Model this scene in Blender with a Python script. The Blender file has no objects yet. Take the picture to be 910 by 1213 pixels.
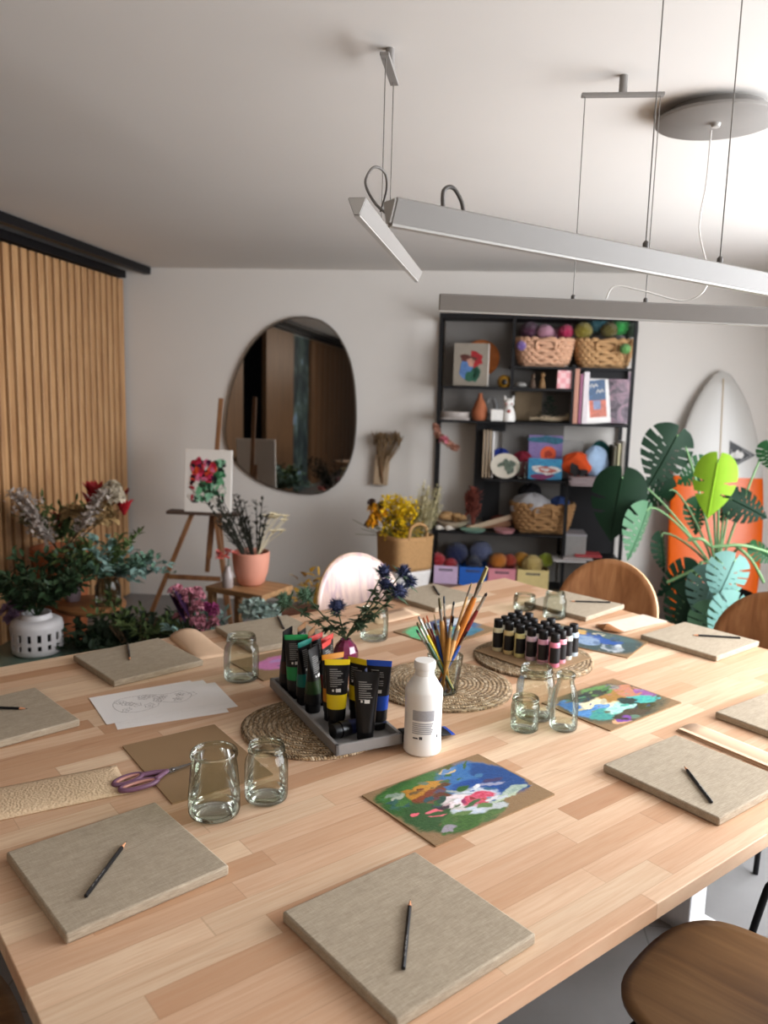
import bpy, bmesh, math, random
from math import sin, cos, pi, radians, sqrt, atan2
from mathutils import Vector, Matrix
random.seed(7)
COL = bpy.context.scene.collection
V = Vector
# ------------------------------------------------------------------ frames
# The camera stands at the world origin, 1.65 m up. The room is turned 6 degrees, the table 38.2 degrees.
EYE = 1.65
ROOM = radians(-6.0)
TAB = radians(38.2)
TZ = 0.75                      # table top height
def room(u, v, z=0.0):         # room frame: u along the back wall, v into the depth
    return V((u*cos(ROOM) - v*sin(ROOM), u*sin(ROOM) + v*cos(ROOM), z))
def tab(a, b, z=TZ):           # table frame: a along the staves, b across
    return V((a*cos(TAB) - b*sin(TAB), a*sin(TAB) + b*cos(TAB), z))
FOC, PITCH, ROLL = 960.0, radians(8.75), radians(1.5)
_f = V((0, cos(PITCH), -sin(PITCH))); _u = V((0, sin(PITCH), cos(PITCH))); _r = V((1, 0, 0))
CAM_R = cos(ROLL)*_r + sin(ROLL)*_u
CAM_U = -sin(ROLL)*_r + cos(ROLL)*_u
def ray(px, py): return _f + CAM_R*((px-455)/FOC) - CAM_U*((py-606.5)/FOC)
def on_z(px, py, z):           # survey point measured on a level surface
    d = ray(px, py); return V((0, 0, EYE)) + d*((z-EYE)/d.z)
def on_v(px, py, v):           # survey point measured on a plane parallel to the back wall -> (u, z)
    d = ray(px, py)
    uu = V((cos(ROOM), sin(ROOM), 0)); vv = V((-sin(ROOM), cos(ROOM), 0))
    t = v/d.dot(vv); p = d*t
    return p.dot(uu), p.z+EYE
def on_y(px, py, y):
    d = ray(px, py); return V((0, 0, EYE)) + d*(y/d.y)
# ------------------------------------------------------------------ colour and materials
def lin(c):
    if isinstance(c, str):
        c = c.lstrip('#'); c = [int(c[i:i+2], 16)/255 for i in (0, 2, 4)]
    return tuple((x/12.92 if x <= 0.04045 else ((x+0.055)/1.055)**2.4) for x in c) + (1.0,)
class NT:
    def __init__(s, name):
        s.m = bpy.data.materials.new(name); s.m.use_nodes = True
        s.t = s.m.node_tree; s.t.nodes.clear()
        s.out = s.t.nodes.new('ShaderNodeOutputMaterial')
        s.b = s.t.nodes.new('ShaderNodeBsdfPrincipled')
        s.t.links.new(s.b.outputs[0], s.out.inputs[0])
    def n(s, kind, **kw):
        x = s.t.nodes.new('ShaderNode'+kind)
        for k, v in kw.items(): setattr(x, k, v)
        return x
    def set(s, sock, v):
        if hasattr(v, 'is_output') or isinstance(v, bpy.types.NodeSocket): s.t.links.new(v, sock)
        else: sock.default_value = v
    def obj(s): return s.n('TexCoord').outputs['Object']
    def math(s, op, a, b=0.0, c=None):
        x = s.n('Math', operation=op); s.set(x.inputs[0], a); s.set(x.inputs[1], b)
        if c is not None: s.set(x.inputs[2], c)
        return x.outputs[0]
    def xyz(s, v):
        x = s.n('SeparateXYZ'); s.set(x.inputs[0], v); return x.outputs
    def comb(s, a, b, c):
        x = s.n('CombineXYZ'); s.set(x.inputs[0], a); s.set(x.inputs[1], b); s.set(x.inputs[2], c); return x.outputs[0]
    def map(s, v, scale=(1, 1, 1), loc=(0, 0, 0), rot=(0, 0, 0)):
        x = s.n('Mapping'); s.set(x.inputs['Vector'], v)
        x.inputs['Scale'].default_value = scale; x.inputs['Location'].default_value = loc; x.inputs['Rotation'].default_value = rot
        return x.outputs[0]
    def noise(s, v, scale=5, detail=3, rough=.5, dist=0.0):
        x = s.n('TexNoise'); s.set(x.inputs['Vector'], v); x.inputs['Scale'].default_value = scale
        x.inputs['Detail'].default_value = detail; x.inputs['Roughness'].default_value = rough; x.inputs['Distortion'].default_value = dist
        return x.outputs[0]
    def white(s, v):
        x = s.n('TexWhiteNoise', noise_dimensions='3D'); s.set(x.inputs['Vector'], v); return x.outputs[0]
    def vor(s, v, scale=10, out='Distance', feature='F1'):
        x = s.n('TexVoronoi', feature=feature); s.set(x.inputs['Vector'], v); x.inputs['Scale'].default_value = scale; return x.outputs[out]
    def wave(s, v, scale=5, dist=1.0, detail=2, dscale=1.0, kind='BANDS', d='X'):
        x = s.n('TexWave', wave_type=kind); s.set(x.inputs['Vector'], v)
        if kind == 'BANDS': x.bands_direction = d
        else: x.rings_direction = d
        x.inputs['Scale'].default_value = scale; x.inputs['Distortion'].default_value = dist
        x.inputs['Detail'].default_value = detail; x.inputs['Detail Scale'].default_value = dscale
        return x.outputs['Fac']
    def ramp(s, fac, stops, interp='LINEAR'):
        x = s.n('ValToRGB'); s.set(x.inputs[0], fac); cr = x.color_ramp; cr.interpolation = interp
        while len(cr.elements) > 1: cr.elements.remove(cr.elements[0])
        for i, (p, c) in enumerate(stops):
            e = cr.elements[0] if i == 0 else cr.elements.new(p)
            e.position = p; e.color = lin(c) if isinstance(c, (str, tuple)) else (c, c, c, 1)
        return x.outputs[0]
    def mix(s, fac, a, b, mode='MIX'):
        x = s.n('Mix', data_type='RGBA', blend_type=mode)
        s.set(x.inputs[0], fac); s.set(x.inputs[6], a); s.set(x.inputs[7], b); return x.outputs[2]
    def bump(s, h, strength=.3, dist=.002):
        x = s.n('Bump'); s.set(x.inputs['Height'], h); x.inputs['Strength'].default_value = strength; x.inputs['Distance'].default_value = dist
        s.t.links.new(x.outputs[0], s.b.inputs['Normal'])
    def col(s, c): s.set(s.b.inputs['Base Color'], c)
    def rough(s, r): s.set(s.b.inputs['Roughness'], r)
MATS = {}
def mat(name, color, rough=.55, metal=0.0, var=.12, scale=30, bump=0.0, spec=.5, sheen=0.0, trans=0.0, stretch=(1, 1, 1), emit=None):
    """A plain procedural material: colour broken up by soft noise, optional bump."""
    if name in MATS: return MATS[name]
    t = NT(name); o = t.map(t.obj(), stretch); c = lin(color)
    nz = t.noise(o, scale, 4, .55)
    lo = tuple(x*(1-var) for x in c[:3])+(1,); hi = tuple(min(1, x*(1+var)) for x in c[:3])+(1,)
    t.col(t.mix(nz, lo, hi)); t.rough(rough); t.b.inputs['Metallic'].default_value = metal
    t.b.inputs['Specular IOR Level'].default_value = spec
    if bump: t.bump(nz, bump, .004)
    if sheen: t.b.inputs['Sheen Weight'].default_value = sheen
    if trans:
        t.b.inputs['Transmission Weight'].default_value = trans
    if emit:
        t.b.inputs['Emission Color'].default_value = c; t.b.inputs['Emission Strength'].default_value = emit
    MATS[name] = t.m; return t.m
def m_wall(name, color, bump=.05):
    t = NT(name); o = t.obj(); n1 = t.noise(o, 1.2, 3, .5); c = lin(color)
    t.col(t.mix(n1, tuple(x*.96 for x in c[:3])+(1,), tuple(min(1, x*1.03) for x in c[:3])+(1,)))
    t.rough(.85); t.bump(t.noise(o, 180, 3), bump, .002); t.b.inputs['Specular IOR Level'].default_value = .2
    return t.m
def m_staves():
    """Finger-jointed beech worktop: staves of random length and tone along local X."""
    t = NT('beech_staves'); o = t.obj(); x, y, z = t.xyz(o)
    W = .058
    row = t.math('FLOOR', t.math('DIVIDE', y, W))
    r1 = t.white(t.comb(row, 3.1, 0)); r2 = t.white(t.comb(row, 9.7, 2.0))
    ln = t.math('ADD', .34, t.math('MULTIPLY', r1, .42))
    sx = t.math('DIVIDE', t.math('ADD', x, t.math('MULTIPLY', r2, 3.0)), ln)
    idx = t.math('FLOOR', sx)
    rid = t.white(t.comb(row, idx, 5.0)); rid2 = t.white(t.comb(row, idx, 11.0))
    base = t.ramp(rid, [(0, '#b99375'), (.16, '#c5a183'), (.34, '#d1b094'), (.6, '#d7b99d'), (.82, '#e2caae'), (1, '#d0b69b')])
    off = t.comb(t.math('MULTIPLY', rid, 37.0), t.math('MULTIPLY', rid2, 23.0), 0)
    va = t.n('VectorMath', operation='ADD'); t.set(va.inputs[0], o); t.set(va.inputs[1], off); p = va.outputs[0]
    g = t.noise(t.map(p, (2.5, 42, 8)), 2.2, 4, .6, .6)
    g2 = t.noise(t.map(p, (9, 260, 30)), 1.0, 2, .6)
    c = t.mix(t.math('MULTIPLY', t.ramp(g, [(.35, 0.0), (.75, 1.0)]), .42), base, lin('#b98763'))
    heart = t.math('MULTIPLY', t.ramp(t.noise(t.map(p, (1.6, 22, 4)), 1.3, 3, .55, 1.2), [(.6, 0.0), (.72, 1.0)]), .45)
    heart = t.math('MULTIPLY', heart, t.math('GREATER_THAN', rid2, .62))
    c = t.mix(heart, c, lin('#9a6a4c'))
    c = t.mix(t.math('MULTIPLY', t.ramp(g2, [(.45, 0.0), (.8, 1.0)]), .16), c, lin('#9c7452'))
    fy = t.math('ABSOLUTE', t.math('SUBTRACT', t.math('FRACT', t.math('DIVIDE', y, W)), .5))
    fx = t.math('ABSOLUTE', t.math('SUBTRACT', t.math('FRACT', sx), .5))
    seam = t.math('MAXIMUM', t.math('GREATER_THAN', fy, .487), t.math('GREATER_THAN', fx, .4975))
    c = t.mix(t.math('MULTIPLY', seam, .22), c, lin('#7d5a40'))
    t.col(c); t.rough(t.math('ADD', .40, t.math('MULTIPLY', g, .12))); t.b.inputs['Specular IOR Level'].default_value = .38
    t.bump(g2, .05, .001)
    return t.m
def m_wood(name, lo, mid, hi, axis='X', scale=1.0, rough=.45, ring=7):
    if name in MATS: return MATS[name]
    t = NT(name); o = t.obj()
    st = {'X': (1.2, 14, 14), 'Y': (14, 1.2, 14), 'Z': (14, 14, 1.2)}[axis]
    g = t.noise(t.map(o, tuple(s*scale for s in st)), 1.6, 5, .6, 1.4)
    f = t.noise(t.map(o, tuple(s*scale*9 if s > 2 else s*scale*4 for s in st)), 1.0, 2, .6)
    c = t.ramp(g, [(.28, lo), (.5, mid), (.72, hi)])
    c = t.mix(t.math('MULTIPLY', t.ramp(f, [(.42, 0.0), (.75, 1.0)]), .25), c, lin(lo))
    t.col(c); t.rough(rough); t.bump(f, .06, .001); MATS[name] = t.m; return t.m
def m_linen(name, base, dark, pale):
    t = NT(name); o = t.obj()
    wx = t.noise(t.map(o, (26, 560, 260)), 1.5, 4, .75); wy = t.noise(t.map(o, (520, 40, 260)), 1.5, 4, .75)
    m1 = t.noise(t.map(o, (10, 60, 20)), 1.5, 3, .6)
    f = t.math('ADD', t.math('MULTIPLY', wx, .68), t.math('MULTIPLY', wy, .32))
    c = t.ramp(f, [(.30, dark), (.5, base), (.70, pale)])
    c = t.mix(t.math('MULTIPLY', t.ramp(m1, [(.4, 0.0), (.7, 1.0)]), .22), c, lin(dark))
    t.col(c); t.rough(.85); t.b.inputs['Specular IOR Level'].default_value = .2; t.bump(f, .35, .0012)
    return t.m
def m_woven(name, dark, mid, pale, scale=1.0):
    """Plaited seagrass: braided rings around local Z."""
    t = NT(name); o = t.obj(); x, y, z = t.xyz(o)
    r = t.math('SQRT', t.math('ADD', t.math('MULTIPLY', x, x), t.math('MULTIPLY', y, y)))
    an = t.math('ARCTAN2', y, x)
    P = .0125/scale
    nz = t.noise(o, 60, 3, .6); nz2 = t.noise(o, 150, 3, .65)
    r = t.math('ADD', r, t.math('MULTIPLY', t.math('SUBTRACT', nz, .5), P*1.3)); an = t.math('ADD', an, t.math('MULTIPLY', t.math('SUBTRACT', nz2, .5), .05))
    k = t.math('DIVIDE', r, P); ring = t.math('FLOOR', k); fr = t.math('SUBTRACT', t.math('FRACT', k), .5)
    s = t.math('MULTIPLY', an, r); sg = t.math('SUBTRACT', t.math('MULTIPLY', t.math('MODULO', ring, 2.0), 2.0), 1.0)
    tw = t.math('ADD', t.math('DIVIDE', s, P*.62), t.math('MULTIPLY', t.math('MULTIPLY', fr, sg), 1.6))
    strand = t.math('ABSOLUTE', t.math('SUBTRACT', t.math('FRACT', tw), .5))
    idx = t.white(t.comb(t.math('FLOOR', tw), ring, 1.0))
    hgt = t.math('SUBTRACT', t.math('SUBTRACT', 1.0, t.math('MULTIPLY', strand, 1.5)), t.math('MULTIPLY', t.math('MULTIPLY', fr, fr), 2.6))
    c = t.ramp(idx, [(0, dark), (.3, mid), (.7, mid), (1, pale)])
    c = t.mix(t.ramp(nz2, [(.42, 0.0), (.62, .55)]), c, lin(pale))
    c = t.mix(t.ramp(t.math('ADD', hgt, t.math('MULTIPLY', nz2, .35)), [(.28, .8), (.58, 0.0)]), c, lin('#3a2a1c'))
    t.col(c); t.rough(.8); t.bump(hgt, .9, .004); t.b.inputs['Specular IOR Level'].default_value = .25
    return t.m
def m_glass(name, tint='#f3f6f0', edge='#7c847b'):
    """Thin clear glass: see-through facing on, darker and mirror-like at grazing angles."""
    if name in MATS: return MATS[name]
    t = NT(name); t.t.nodes.remove(t.b)
    lw = t.n('LayerWeight'); lw.inputs['Blend'].default_value = .32
    tr = t.n('BsdfTransparent'); t.set(tr.inputs[0], t.ramp(lw.outputs['Facing'], [(0, tint), (.55, tint), (.97, edge)]))
    gl = t.n('BsdfGlossy'); gl.inputs['Roughness'].default_value = .03
    fr = t.n('Fresnel'); fr.inputs['IOR'].default_value = 1.45
    mx = t.n('MixShader'); t.set(mx.inputs[0], t.math('MULTIPLY', fr.outputs[0], .75)); t.t.links.new(tr.outputs[0], mx.inputs[1]); t.t.links.new(gl.outputs[0], mx.inputs[2])
    t.t.links.new(mx.outputs[0], t.out.inputs[0]); MATS[name] = t.m; return t.m
# ------------------------------------------------------------------ mesh builder
class MB:
    def __init__(s): s.v = []; s.f = []; s.mi = []; s.m = 0; s.M = None
    def add(s, vs, fs):
        k = len(s.v)
        for p in vs:
            p = V(p); s.v.append(s.M @ p if s.M is not None else p)
        for f in fs: s.f.append(tuple(i+k for i in f)); s.mi.append(s.m)
        return s
    def at(s, loc=(0, 0, 0), rot=(0, 0, 0), sc=(1, 1, 1)):
        from mathutils import Euler
        s.M = Matrix.Translation(V(loc)) @ Euler(rot).to_matrix().to_4x4() @ Matrix.Diagonal(V((*sc, 1))); return s
    def mat(s, i): s.m = i; return s
    def box(s, c, d):
        x, y, z = c; a, b, e = d[0]/2, d[1]/2, d[2]/2
        vs = [(x+i*a, y+j*b, z+k*e) for k in (-1, 1) for j in (-1, 1) for i in (-1, 1)]
        return s.add(vs, [(0, 2, 3, 1), (4, 5, 7, 6), (0, 1, 5, 4), (2, 6, 7, 3), (0, 4, 6, 2), (1, 3, 7, 5)])
    def lathe(s, prof, n=24, c=(0, 0, 0), sx=1, sy=1):
        vs = []; fs = []; rings = []
        for r, z in prof:
            if r < 1e-6: rings.append([len(vs)]); vs.append((c[0], c[1], c[2]+z))
            else:
                rings.append(list(range(len(vs), len(vs)+n)))
                vs += [(c[0]+r*sx*cos(2*pi*i/n), c[1]+r*sy*sin(2*pi*i/n), c[2]+z) for i in range(n)]
        for A, B in zip(rings, rings[1:]):
            for i in range(n):
                j = (i+1) % n
                if len(A) == 1 and len(B) == 1: continue
                if len(A) == 1: fs.append((A[0], B[i], B[j])[::-1])
                elif len(B) == 1: fs.append((A[i], A[j], B[0]))
                else: fs.append((A[i], A[j], B[j], B[i]))
        return s.add(vs, fs)
    def tube(s, pts, r, n=8, cap=True, flat=1.0):
        pts = [V(p) for p in pts]; N = len(pts)
        rs = list(r) if isinstance(r, (list, tuple)) else [r]*N
        vs = []; fs = []; up = None
        for i, p in enumerate(pts):
            d = (pts[min(i+1, N-1)]-pts[max(i-1, 0)])
            d = d.normalized() if d.length > 1e-9 else V((0, 0, 1))
            if up is None:
                up = V((0, 0, 1)) if abs(d.z) < .9 else V((1, 0, 0))
            up = (up - d*up.dot(d)); up = up.normalized() if up.length > 1e-6 else d.orthogonal().normalized()
            sd = d.cross(up)
            vs += [p + (up*cos(2*pi*k/n)*flat + sd*sin(2*pi*k/n))*rs[i] for k in range(n)]
        for i in range(N-1):
            for k in range(n):
                j = (k+1) % n; fs.append((i*n+k, i*n+j, (i+1)*n+j, (i+1)*n+k))
        if cap: fs.append(tuple(range(n))[::-1]); fs.append(tuple((N-1)*n+k for k in range(n)))
        return s.add(vs, fs)
    def sphere(s, c, r, nu=14, nv=9):
        if not isinstance(r, (tuple, list)): r = (r, r, r)
        vs = [(c[0], c[1], c[2]-r[2])]; fs = []
        for j in range(1, nv):
            ph = -pi/2+pi*j/nv
            vs += [(c[0]+r[0]*cos(ph)*cos(2*pi*i/nu), c[1]+r[1]*cos(ph)*sin(2*pi*i/nu), c[2]+r[2]*sin(ph)) for i in range(nu)]
        vs.append((c[0], c[1], c[2]+r[2])); L = len(vs)-1
        for i in range(nu):
            k = (i+1) % nu
            fs.append((0, 1+k, 1+i)); fs.append((L, L-nu+i, L-nu+k))
            for j in range(nv-2): fs.append((1+j*nu+i, 1+j*nu+k, 1+(j+1)*nu+k, 1+(j+1)*nu+i))
        return s.add(vs, fs)
    def prism(s, poly, z0, z1):
        n = len(poly)
        if sum(poly[i][0]*poly[(i+1) % n][1]-poly[(i+1) % n][0]*poly[i][1] for i in range(n)) < 0: poly = poly[::-1]
        vs = [(x, y, z0) for x, y in poly]+[(x, y, z1) for x, y in poly]
        fs = [tuple(range(n))[::-1], tuple(range(n, 2*n))]+[(i, (i+1) % n, n+(i+1) % n, n+i) for i in range(n)]
        return s.add(vs, fs)
    def grid(s, fn, nu, nv, closed_u=False):
        vs = [fn(i/nu, j/nv) for j in range(nv+1) for i in range(nu+1)]
        fs = [(j*(nu+1)+i, j*(nu+1)+i+1, (j+1)*(nu+1)+i+1, (j+1)*(nu+1)+i) for j in range(nv) for i in range(nu)]
        return s.add(vs, fs)
    def leaf(s, base, d, ln, w, droop=.25, roll=0.0, n=3):
        """A pointed leaf blade from base along direction d."""
        d = V(d).normalized(); sd = d.cross(V((0, 0, 1)))
        sd = sd.normalized() if sd.length > 1e-4 else V((1, 0, 0))
        up = sd.cross(d)
        if roll: sd, up = sd*cos(roll)+up*sin(roll), up*cos(roll)-sd*sin(roll)
        prof = [.18, .9, .75, 0.03] if n == 3 else [.2, 1, .03]
        vs = []; fs = []
        for i, q in enumerate(prof):
            f = i/(len(prof)-1); c = V(base)+d*ln*f+V((0, 0, -1))*droop*ln*f*f
            vs += [c-sd*w*.5*q+up*w*.12*q, c, c+sd*w*.5*q+up*w*.12*q]
        for i in range(len(prof)-1):
            k = i*3; fs += [(k, k+1, k+4, k+3), (k+1, k+2, k+5, k+4)]
        return s.add(vs, fs)
    def build(s, name, mats, parent=None, loc=(0, 0, 0), rot=(0, 0, 0), smooth=None, bevel=0.0, solid=0.0, sub=0, seg=2, weld=False):
        me = bpy.data.meshes.new(name)
        me.from_pydata([tuple(p) for p in s.v], [], s.f)
        for m in (mats if isinstance(mats, (list, tuple)) else [mats]): me.materials.append(m)
        me.polygons.foreach_set('material_index', s.mi)
        bm = bmesh.new(); bm.from_mesh(me)
        if weld: bmesh.ops.remove_doubles(bm, verts=bm.verts, dist=1e-5)
        bmesh.ops.recalc_face_normals(bm, faces=bm.faces)
        bm.to_mesh(me); bm.free()
        if smooth is not None:
            me.polygons.foreach_set('use_smooth', [True]*len(me.polygons)); me.set_sharp_from_angle(angle=radians(smooth))
        me.update()
        o = bpy.data.objects.new(name, me); COL.objects.link(o)
        o.location = loc; o.rotation_euler = rot
        if parent: o.parent = parent
        if solid:
            k = o.modifiers.new('s', 'SOLIDIFY'); k.thickness = solid; k.offset = 0
        if bevel:
            k = o.modifiers.new('b', 'BEVEL'); k.width = bevel; k.segments = seg; k.limit_method = 'ANGLE'; k.angle_limit = radians(40)
        if sub:
            k = o.modifiers.new('u', 'SUBSURF'); k.levels = sub; k.render_levels = sub
        return o
def tag(o, label, cat, group=None, kind=None):
    if label: o['label'] = label
    if cat: o['category'] = cat
    if group: o['group'] = group
    if kind: o['kind'] = kind
    return o
def thing(name, label, cat, loc=(0, 0, 0), rz=0.0, group=None):
    o = bpy.data.objects.new(name, None); COL.objects.link(o); o.empty_display_size = .05
    o.location = loc; o.rotation_euler = (0, 0, rz); return tag(o, label, cat, group)
def struct(o): o['kind'] = 'structure'; return o
def copy_tree(o, parent=None):
    c = o.copy(); COL.objects.link(c)
    if parent: c.parent = parent
    for ch in list(o.children): copy_tree(ch, c)
    return c
def dup(o, loc, rz, label, group=None):
    c = copy_tree(o); c.location = loc; c.rotation_euler = (0, 0, rz); tag(c, label, None, group); return c
def bez(p0, p1, p2, p3, n=12):
    p0, p1, p2, p3 = map(V, (p0, p1, p2, p3)); o = []
    for i in range(n+1):
        t = i/n; o.append(p0*(1-t)**3+p1*3*t*(1-t)**2+p2*3*t*t*(1-t)+p3*t**3)
    return o
def crom(pts, n=6):
    """Smooth path through points."""
    pts = [V(p) for p in pts]; o = []
    for i in range(len(pts)-1):
        a, b, c, d = pts[max(i-1, 0)], pts[i], pts[i+1], pts[min(i+2, len(pts)-1)]
        for k in range(n):
            t = k/n
            o.append(.5*((2*b)+(c-a)*t+(2*a-5*b+4*c-d)*t*t+(3*b-a-3*c+d)*t**3))
    o.append(pts[-1]); return o
def rrect(w, d, r, n=5):
    o = []
    for cx, cy, a0 in ((w/2-r, d/2-r, 0), (-w/2+r, d/2-r, 90), (-w/2+r, -d/2+r, 180), (w/2-r, -d/2+r, 270)):
        for i in range(n+1):
            a = radians(a0+90*i/n); o.append((cx+r*cos(a), cy+r*sin(a)))
    return o
def blob(rng, cx, cy, rx, ry, n=18, j=.22, rot=0.0):
    ph = [rng.uniform(0, 2*pi) for _ in range(4)]; o = []
    for i in range(n):
        a = 2*pi*i/n
        k = 1+j*(.5*sin(2*a+ph[0])+.4*sin(3*a+ph[1])+.3*sin(5*a+ph[2])+.2*rng.uniform(-1, 1))
        x, y = rx*k*cos(a), ry*k*sin(a); o.append((cx+x*cos(rot)-y*sin(rot), cy+x*sin(rot)+y*cos(rot)))
    return o
# ================================================================== the room
CEIL = 2.475; VB = 5.95; UL = -2.75; UR = 2.52; VF = -6.5
wallm = m_wall('white_wall', '#d9d4ce'); ceilm = m_wall('white_ceiling', '#dcd8d3')
def m_tiles():
    t = NT('grey_floor_tiles'); o = t.obj(); x, y, z = t.xyz(o)
    T = .6; ix = t.math('FLOOR', t.math('DIVIDE', x, T)); iy = t.math('FLOOR', t.math('DIVIDE', y, T))
    fx = t.math('ABSOLUTE', t.math('SUBTRACT', t.math('FRACT', t.math('DIVIDE', x, T)), .5))
    fy = t.math('ABSOLUTE', t.math('SUBTRACT', t.math('FRACT', t.math('DIVIDE', y, T)), .5))
    g = t.math('GREATER_THAN', t.math('MAXIMUM', fx, fy), .4955)
    c = t.mix(t.noise(o, 6, 5, .6), lin('#787675'), lin('#8c8a89'))
    c = t.mix(t.math('MULTIPLY', t.white(t.comb(ix, iy, 1)), .12), c, lin('#7b7978'))
    t.col(t.mix(g, c, lin('#6d6b69'))); t.rough(.42); t.bump(t.math('MULTIPLY', g, -1.0), .3, .002)
    return t.m
tilem = m_tiles()
def slab(name, u0, u1, v0, v1, z0, z1, m):
    o = MB().box(((u0+u1)/2, (v0+v1)/2, (z0+z1)/2), (u1-u0, v1-v0, z1-z0)).build(name, m, rot=(0, 0, ROOM)); return struct(o)
slab('floor', UL-.1, UR+1.6, VF-.1, VB+.1, -.1, 0, tilem)
slab('ceiling', UL-.1, UR+.1, VF-.1, VB+.1, CEIL, CEIL+.1, ceilm)
slab('wall_back', UL-.1, UR+.1, VB, VB+.1, 0, CEIL, wallm)
slab('wall_left', UL-.1, UL, VF, VB, 0, CEIL, wallm)
slab('wall_front', UL-.1, UR+.1, VF-.1, VF, 0, CEIL, wallm)
mb = MB()
for v0, v1, z0, z1 in ((VF, .3, 0, CEIL), (4.4, VB, 0, CEIL), (.3, 4.4, 2.36, CEIL)):
    mb.box((UR+.05, (v0+v1)/2, (z0+z1)/2), (.1, v1-v0, z1-z0))
struct(mb.build('wall_right', wallm, rot=(0, 0, ROOM)))
blackm = mat('black_metal', '#121114', .5, .0, .05, spec=.3)
slab('trim_1', -2.445, -2.395, VF+.02, VB-.02, CEIL-.05, CEIL, blackm)
slab('trim_2', -2.635, -2.575, VF+.02, VB-.04, CEIL-.08, CEIL-.03, blackm)
# slatted timber panels along the side wall
slatm = m_wood('slat_timber', '#a57a52', '#c09568', '#cfa77a', 'Z', .8, .5)
slatdark = m_wood('slat_backing', '#5c3c22', '#6d4829', '#7c5532', 'Z', .8, .6)
def slat_panel(v0, v1, label, group=None, pitch=.088):
    root = thing('slatted_panel', label, 'wood panel', room(-2.62, (v0+v1)/2, 0), ROOM, group)
    L = v1-v0; H = CEIL-.1
    MB().box((-.015, 0, H/2+.01), (.02, L, H)).build('backing_board', slatdark, root)
    mb = MB(); n = int(L/pitch)
    for i in range(n):
        mb.box((.01, -L/2+pitch*(i+.5)*L/(n*pitch), H/2+.01), (.03, pitch*.66, H))
    mb.box((0, L/2-.012, H/2+.01), (.055, .024, H)); mb.box((0, -L/2+.012, H/2+.01), (.055, .024, H))
    mb.build('slats', slatm, root, bevel=.003, seg=1)
    return root
slat_panel(4.06, 5.9, 'tall sliding panel of honey-coloured vertical timber slats hanging under the black track')
pm = m_wood('oak_panel', '#5d4228', '#705134', '#815f40', 'Z', .5, .5)
slab('wall_side_timber', -2.66, -2.60, 2.75, 4.02, 0, CEIL-.1, pm)
slab('wall_side_timber_middle', -2.66, -2.60, .12, 1.7, 0, CEIL-.1, pm)
slab('wall_side_timber_end', -2.66, -2.60, VF+.05, -1.2, 0, CEIL-.1, pm)
mb = MB()
for i in range(9): mb.box((-2.595, -1.6-i*.52, 1.18), (.012, .03, 2.3))
struct(mb.build('trim_3', slatdark, rot=(0, 0, ROOM)))
slab('door_1', -2.69, -2.655, 1.7, 2.75, 0, CEIL-.1, mat('doorway_shade', '#060607', .95, spec=0.0))  # flat black panel paints the darkness of the open doorway
def m_garden():
    t = NT('garden_glass'); o = t.obj(); n = t.noise(o, 3.2, 6, .65, .4)
    c = t.ramp(n, [(.3, '#20262a'), (.5, '#3f4a4c'), (.6, '#5a6a60'), (.68, '#8ea4c4'), (.75, '#30373c')])
    t.col(c); t.rough(.6); t.b.inputs['Specular IOR Level'].default_value = .1; t.set(t.b.inputs['Emission Color'], c); t.b.inputs['Emission Strength'].default_value = .10
    return t.m
slab('window_1', -2.67, -2.65, -1.2, .12, 0, CEIL-.1, m_garden())
# ================================================================== lamps hanging from the ceiling
lampm = mat('lamp_grey', '#8d8985', .5, .0, .03); lampdif = mat('lamp_diffuser', '#b4b1ad', .35, 0, .02); wirem = mat('steel_wire', '#8d8a86', .35, .6, .05)
cabm = mat('grey_cable', '#5f5b57', .5, 0, .05); whitecab = mat('white_cable', '#dedbd6', .5, 0, .03)
def pendant(label, p0, p1, wires, brackets, extra=(), k=.7):
    p0, p1 = V(p0), V(p1); c = (p0+p1)/2; d = p1-p0; L = d.length
    root = thing('pendant_light', label, 'light', c, 0, 'linear pendant lights hung as an open triangle')
    ang = atan2(d.y, d.x); tilt = -atan2(d.z, sqrt(d.x*d.x+d.y*d.y))
    R = (0, tilt, ang)
    sec = [(y*k, z*k) for y, z in [(-.030, .03), (.030, .03), (.030, .024), (.010, -.026), (-.010, -.026), (-.030, .024)]]
    vs = [(s*L/2, y, z) for s in (-1, 1) for y, z in sec]; n = 6
    MB().add(vs, [tuple(range(6))[::-1], tuple(range(6, 12))]+[(i, (i+1) % n, n+(i+1) % n, n+i) for i in range(n)]).build('housing', lampm, root, rot=R, bevel=.002, seg=1)
    MB().box((0, 0, -.027*k), (L-.004, .020*k, .006*k)).build('diffuser', lampdif, root, rot=R)
    for s in (-1, 1): MB().add([((s*(L/2+e)), y*.9, z*.9) for e in (0, .0025) for y, z in sec], [tuple(range(6))[::-1], tuple(range(6, 12))]+[(i, (i+1) % 6, 6+(i+1) % 6, 6+i) for i in range(6)]).build('end_cap', lampdif, root, rot=R)
    for a, b in wires:
        MB().tube([V(a)-c, V(b)-c], .0014, 6).build('suspension_wire', wirem, root)
        MB().lathe([(0, 0), (.006, 0), (.006, .018), (.003, .022), (0, .022)], 10, V(a)-c-V((0, 0, .004))).build('wire_grip', cabm, root)
    for a, b in brackets:
        a, b = V(a)-c, V(b)-c; m = (a+b)/2; dd = b-a
        br = MB().box((0, 0, 0), (dd.length, .022, .008)).build('ceiling_bracket', lampm, root, loc=m, rot=(0, 0, atan2(dd.y, dd.x)), bevel=.001, seg=1)
        MB().lathe([(.011, 0), (.011, CEIL-c.z-m.z)], 14, (0, 0, 0)).build('stem', lampm, br, smooth=40)
    for pts, r, m in extra:
        MB().tube([V(p)-c for p in crom(pts, 6)], r, 8).build('cable', m, root, smooth=60)
    return root
ZB = CEIL-.048
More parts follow.
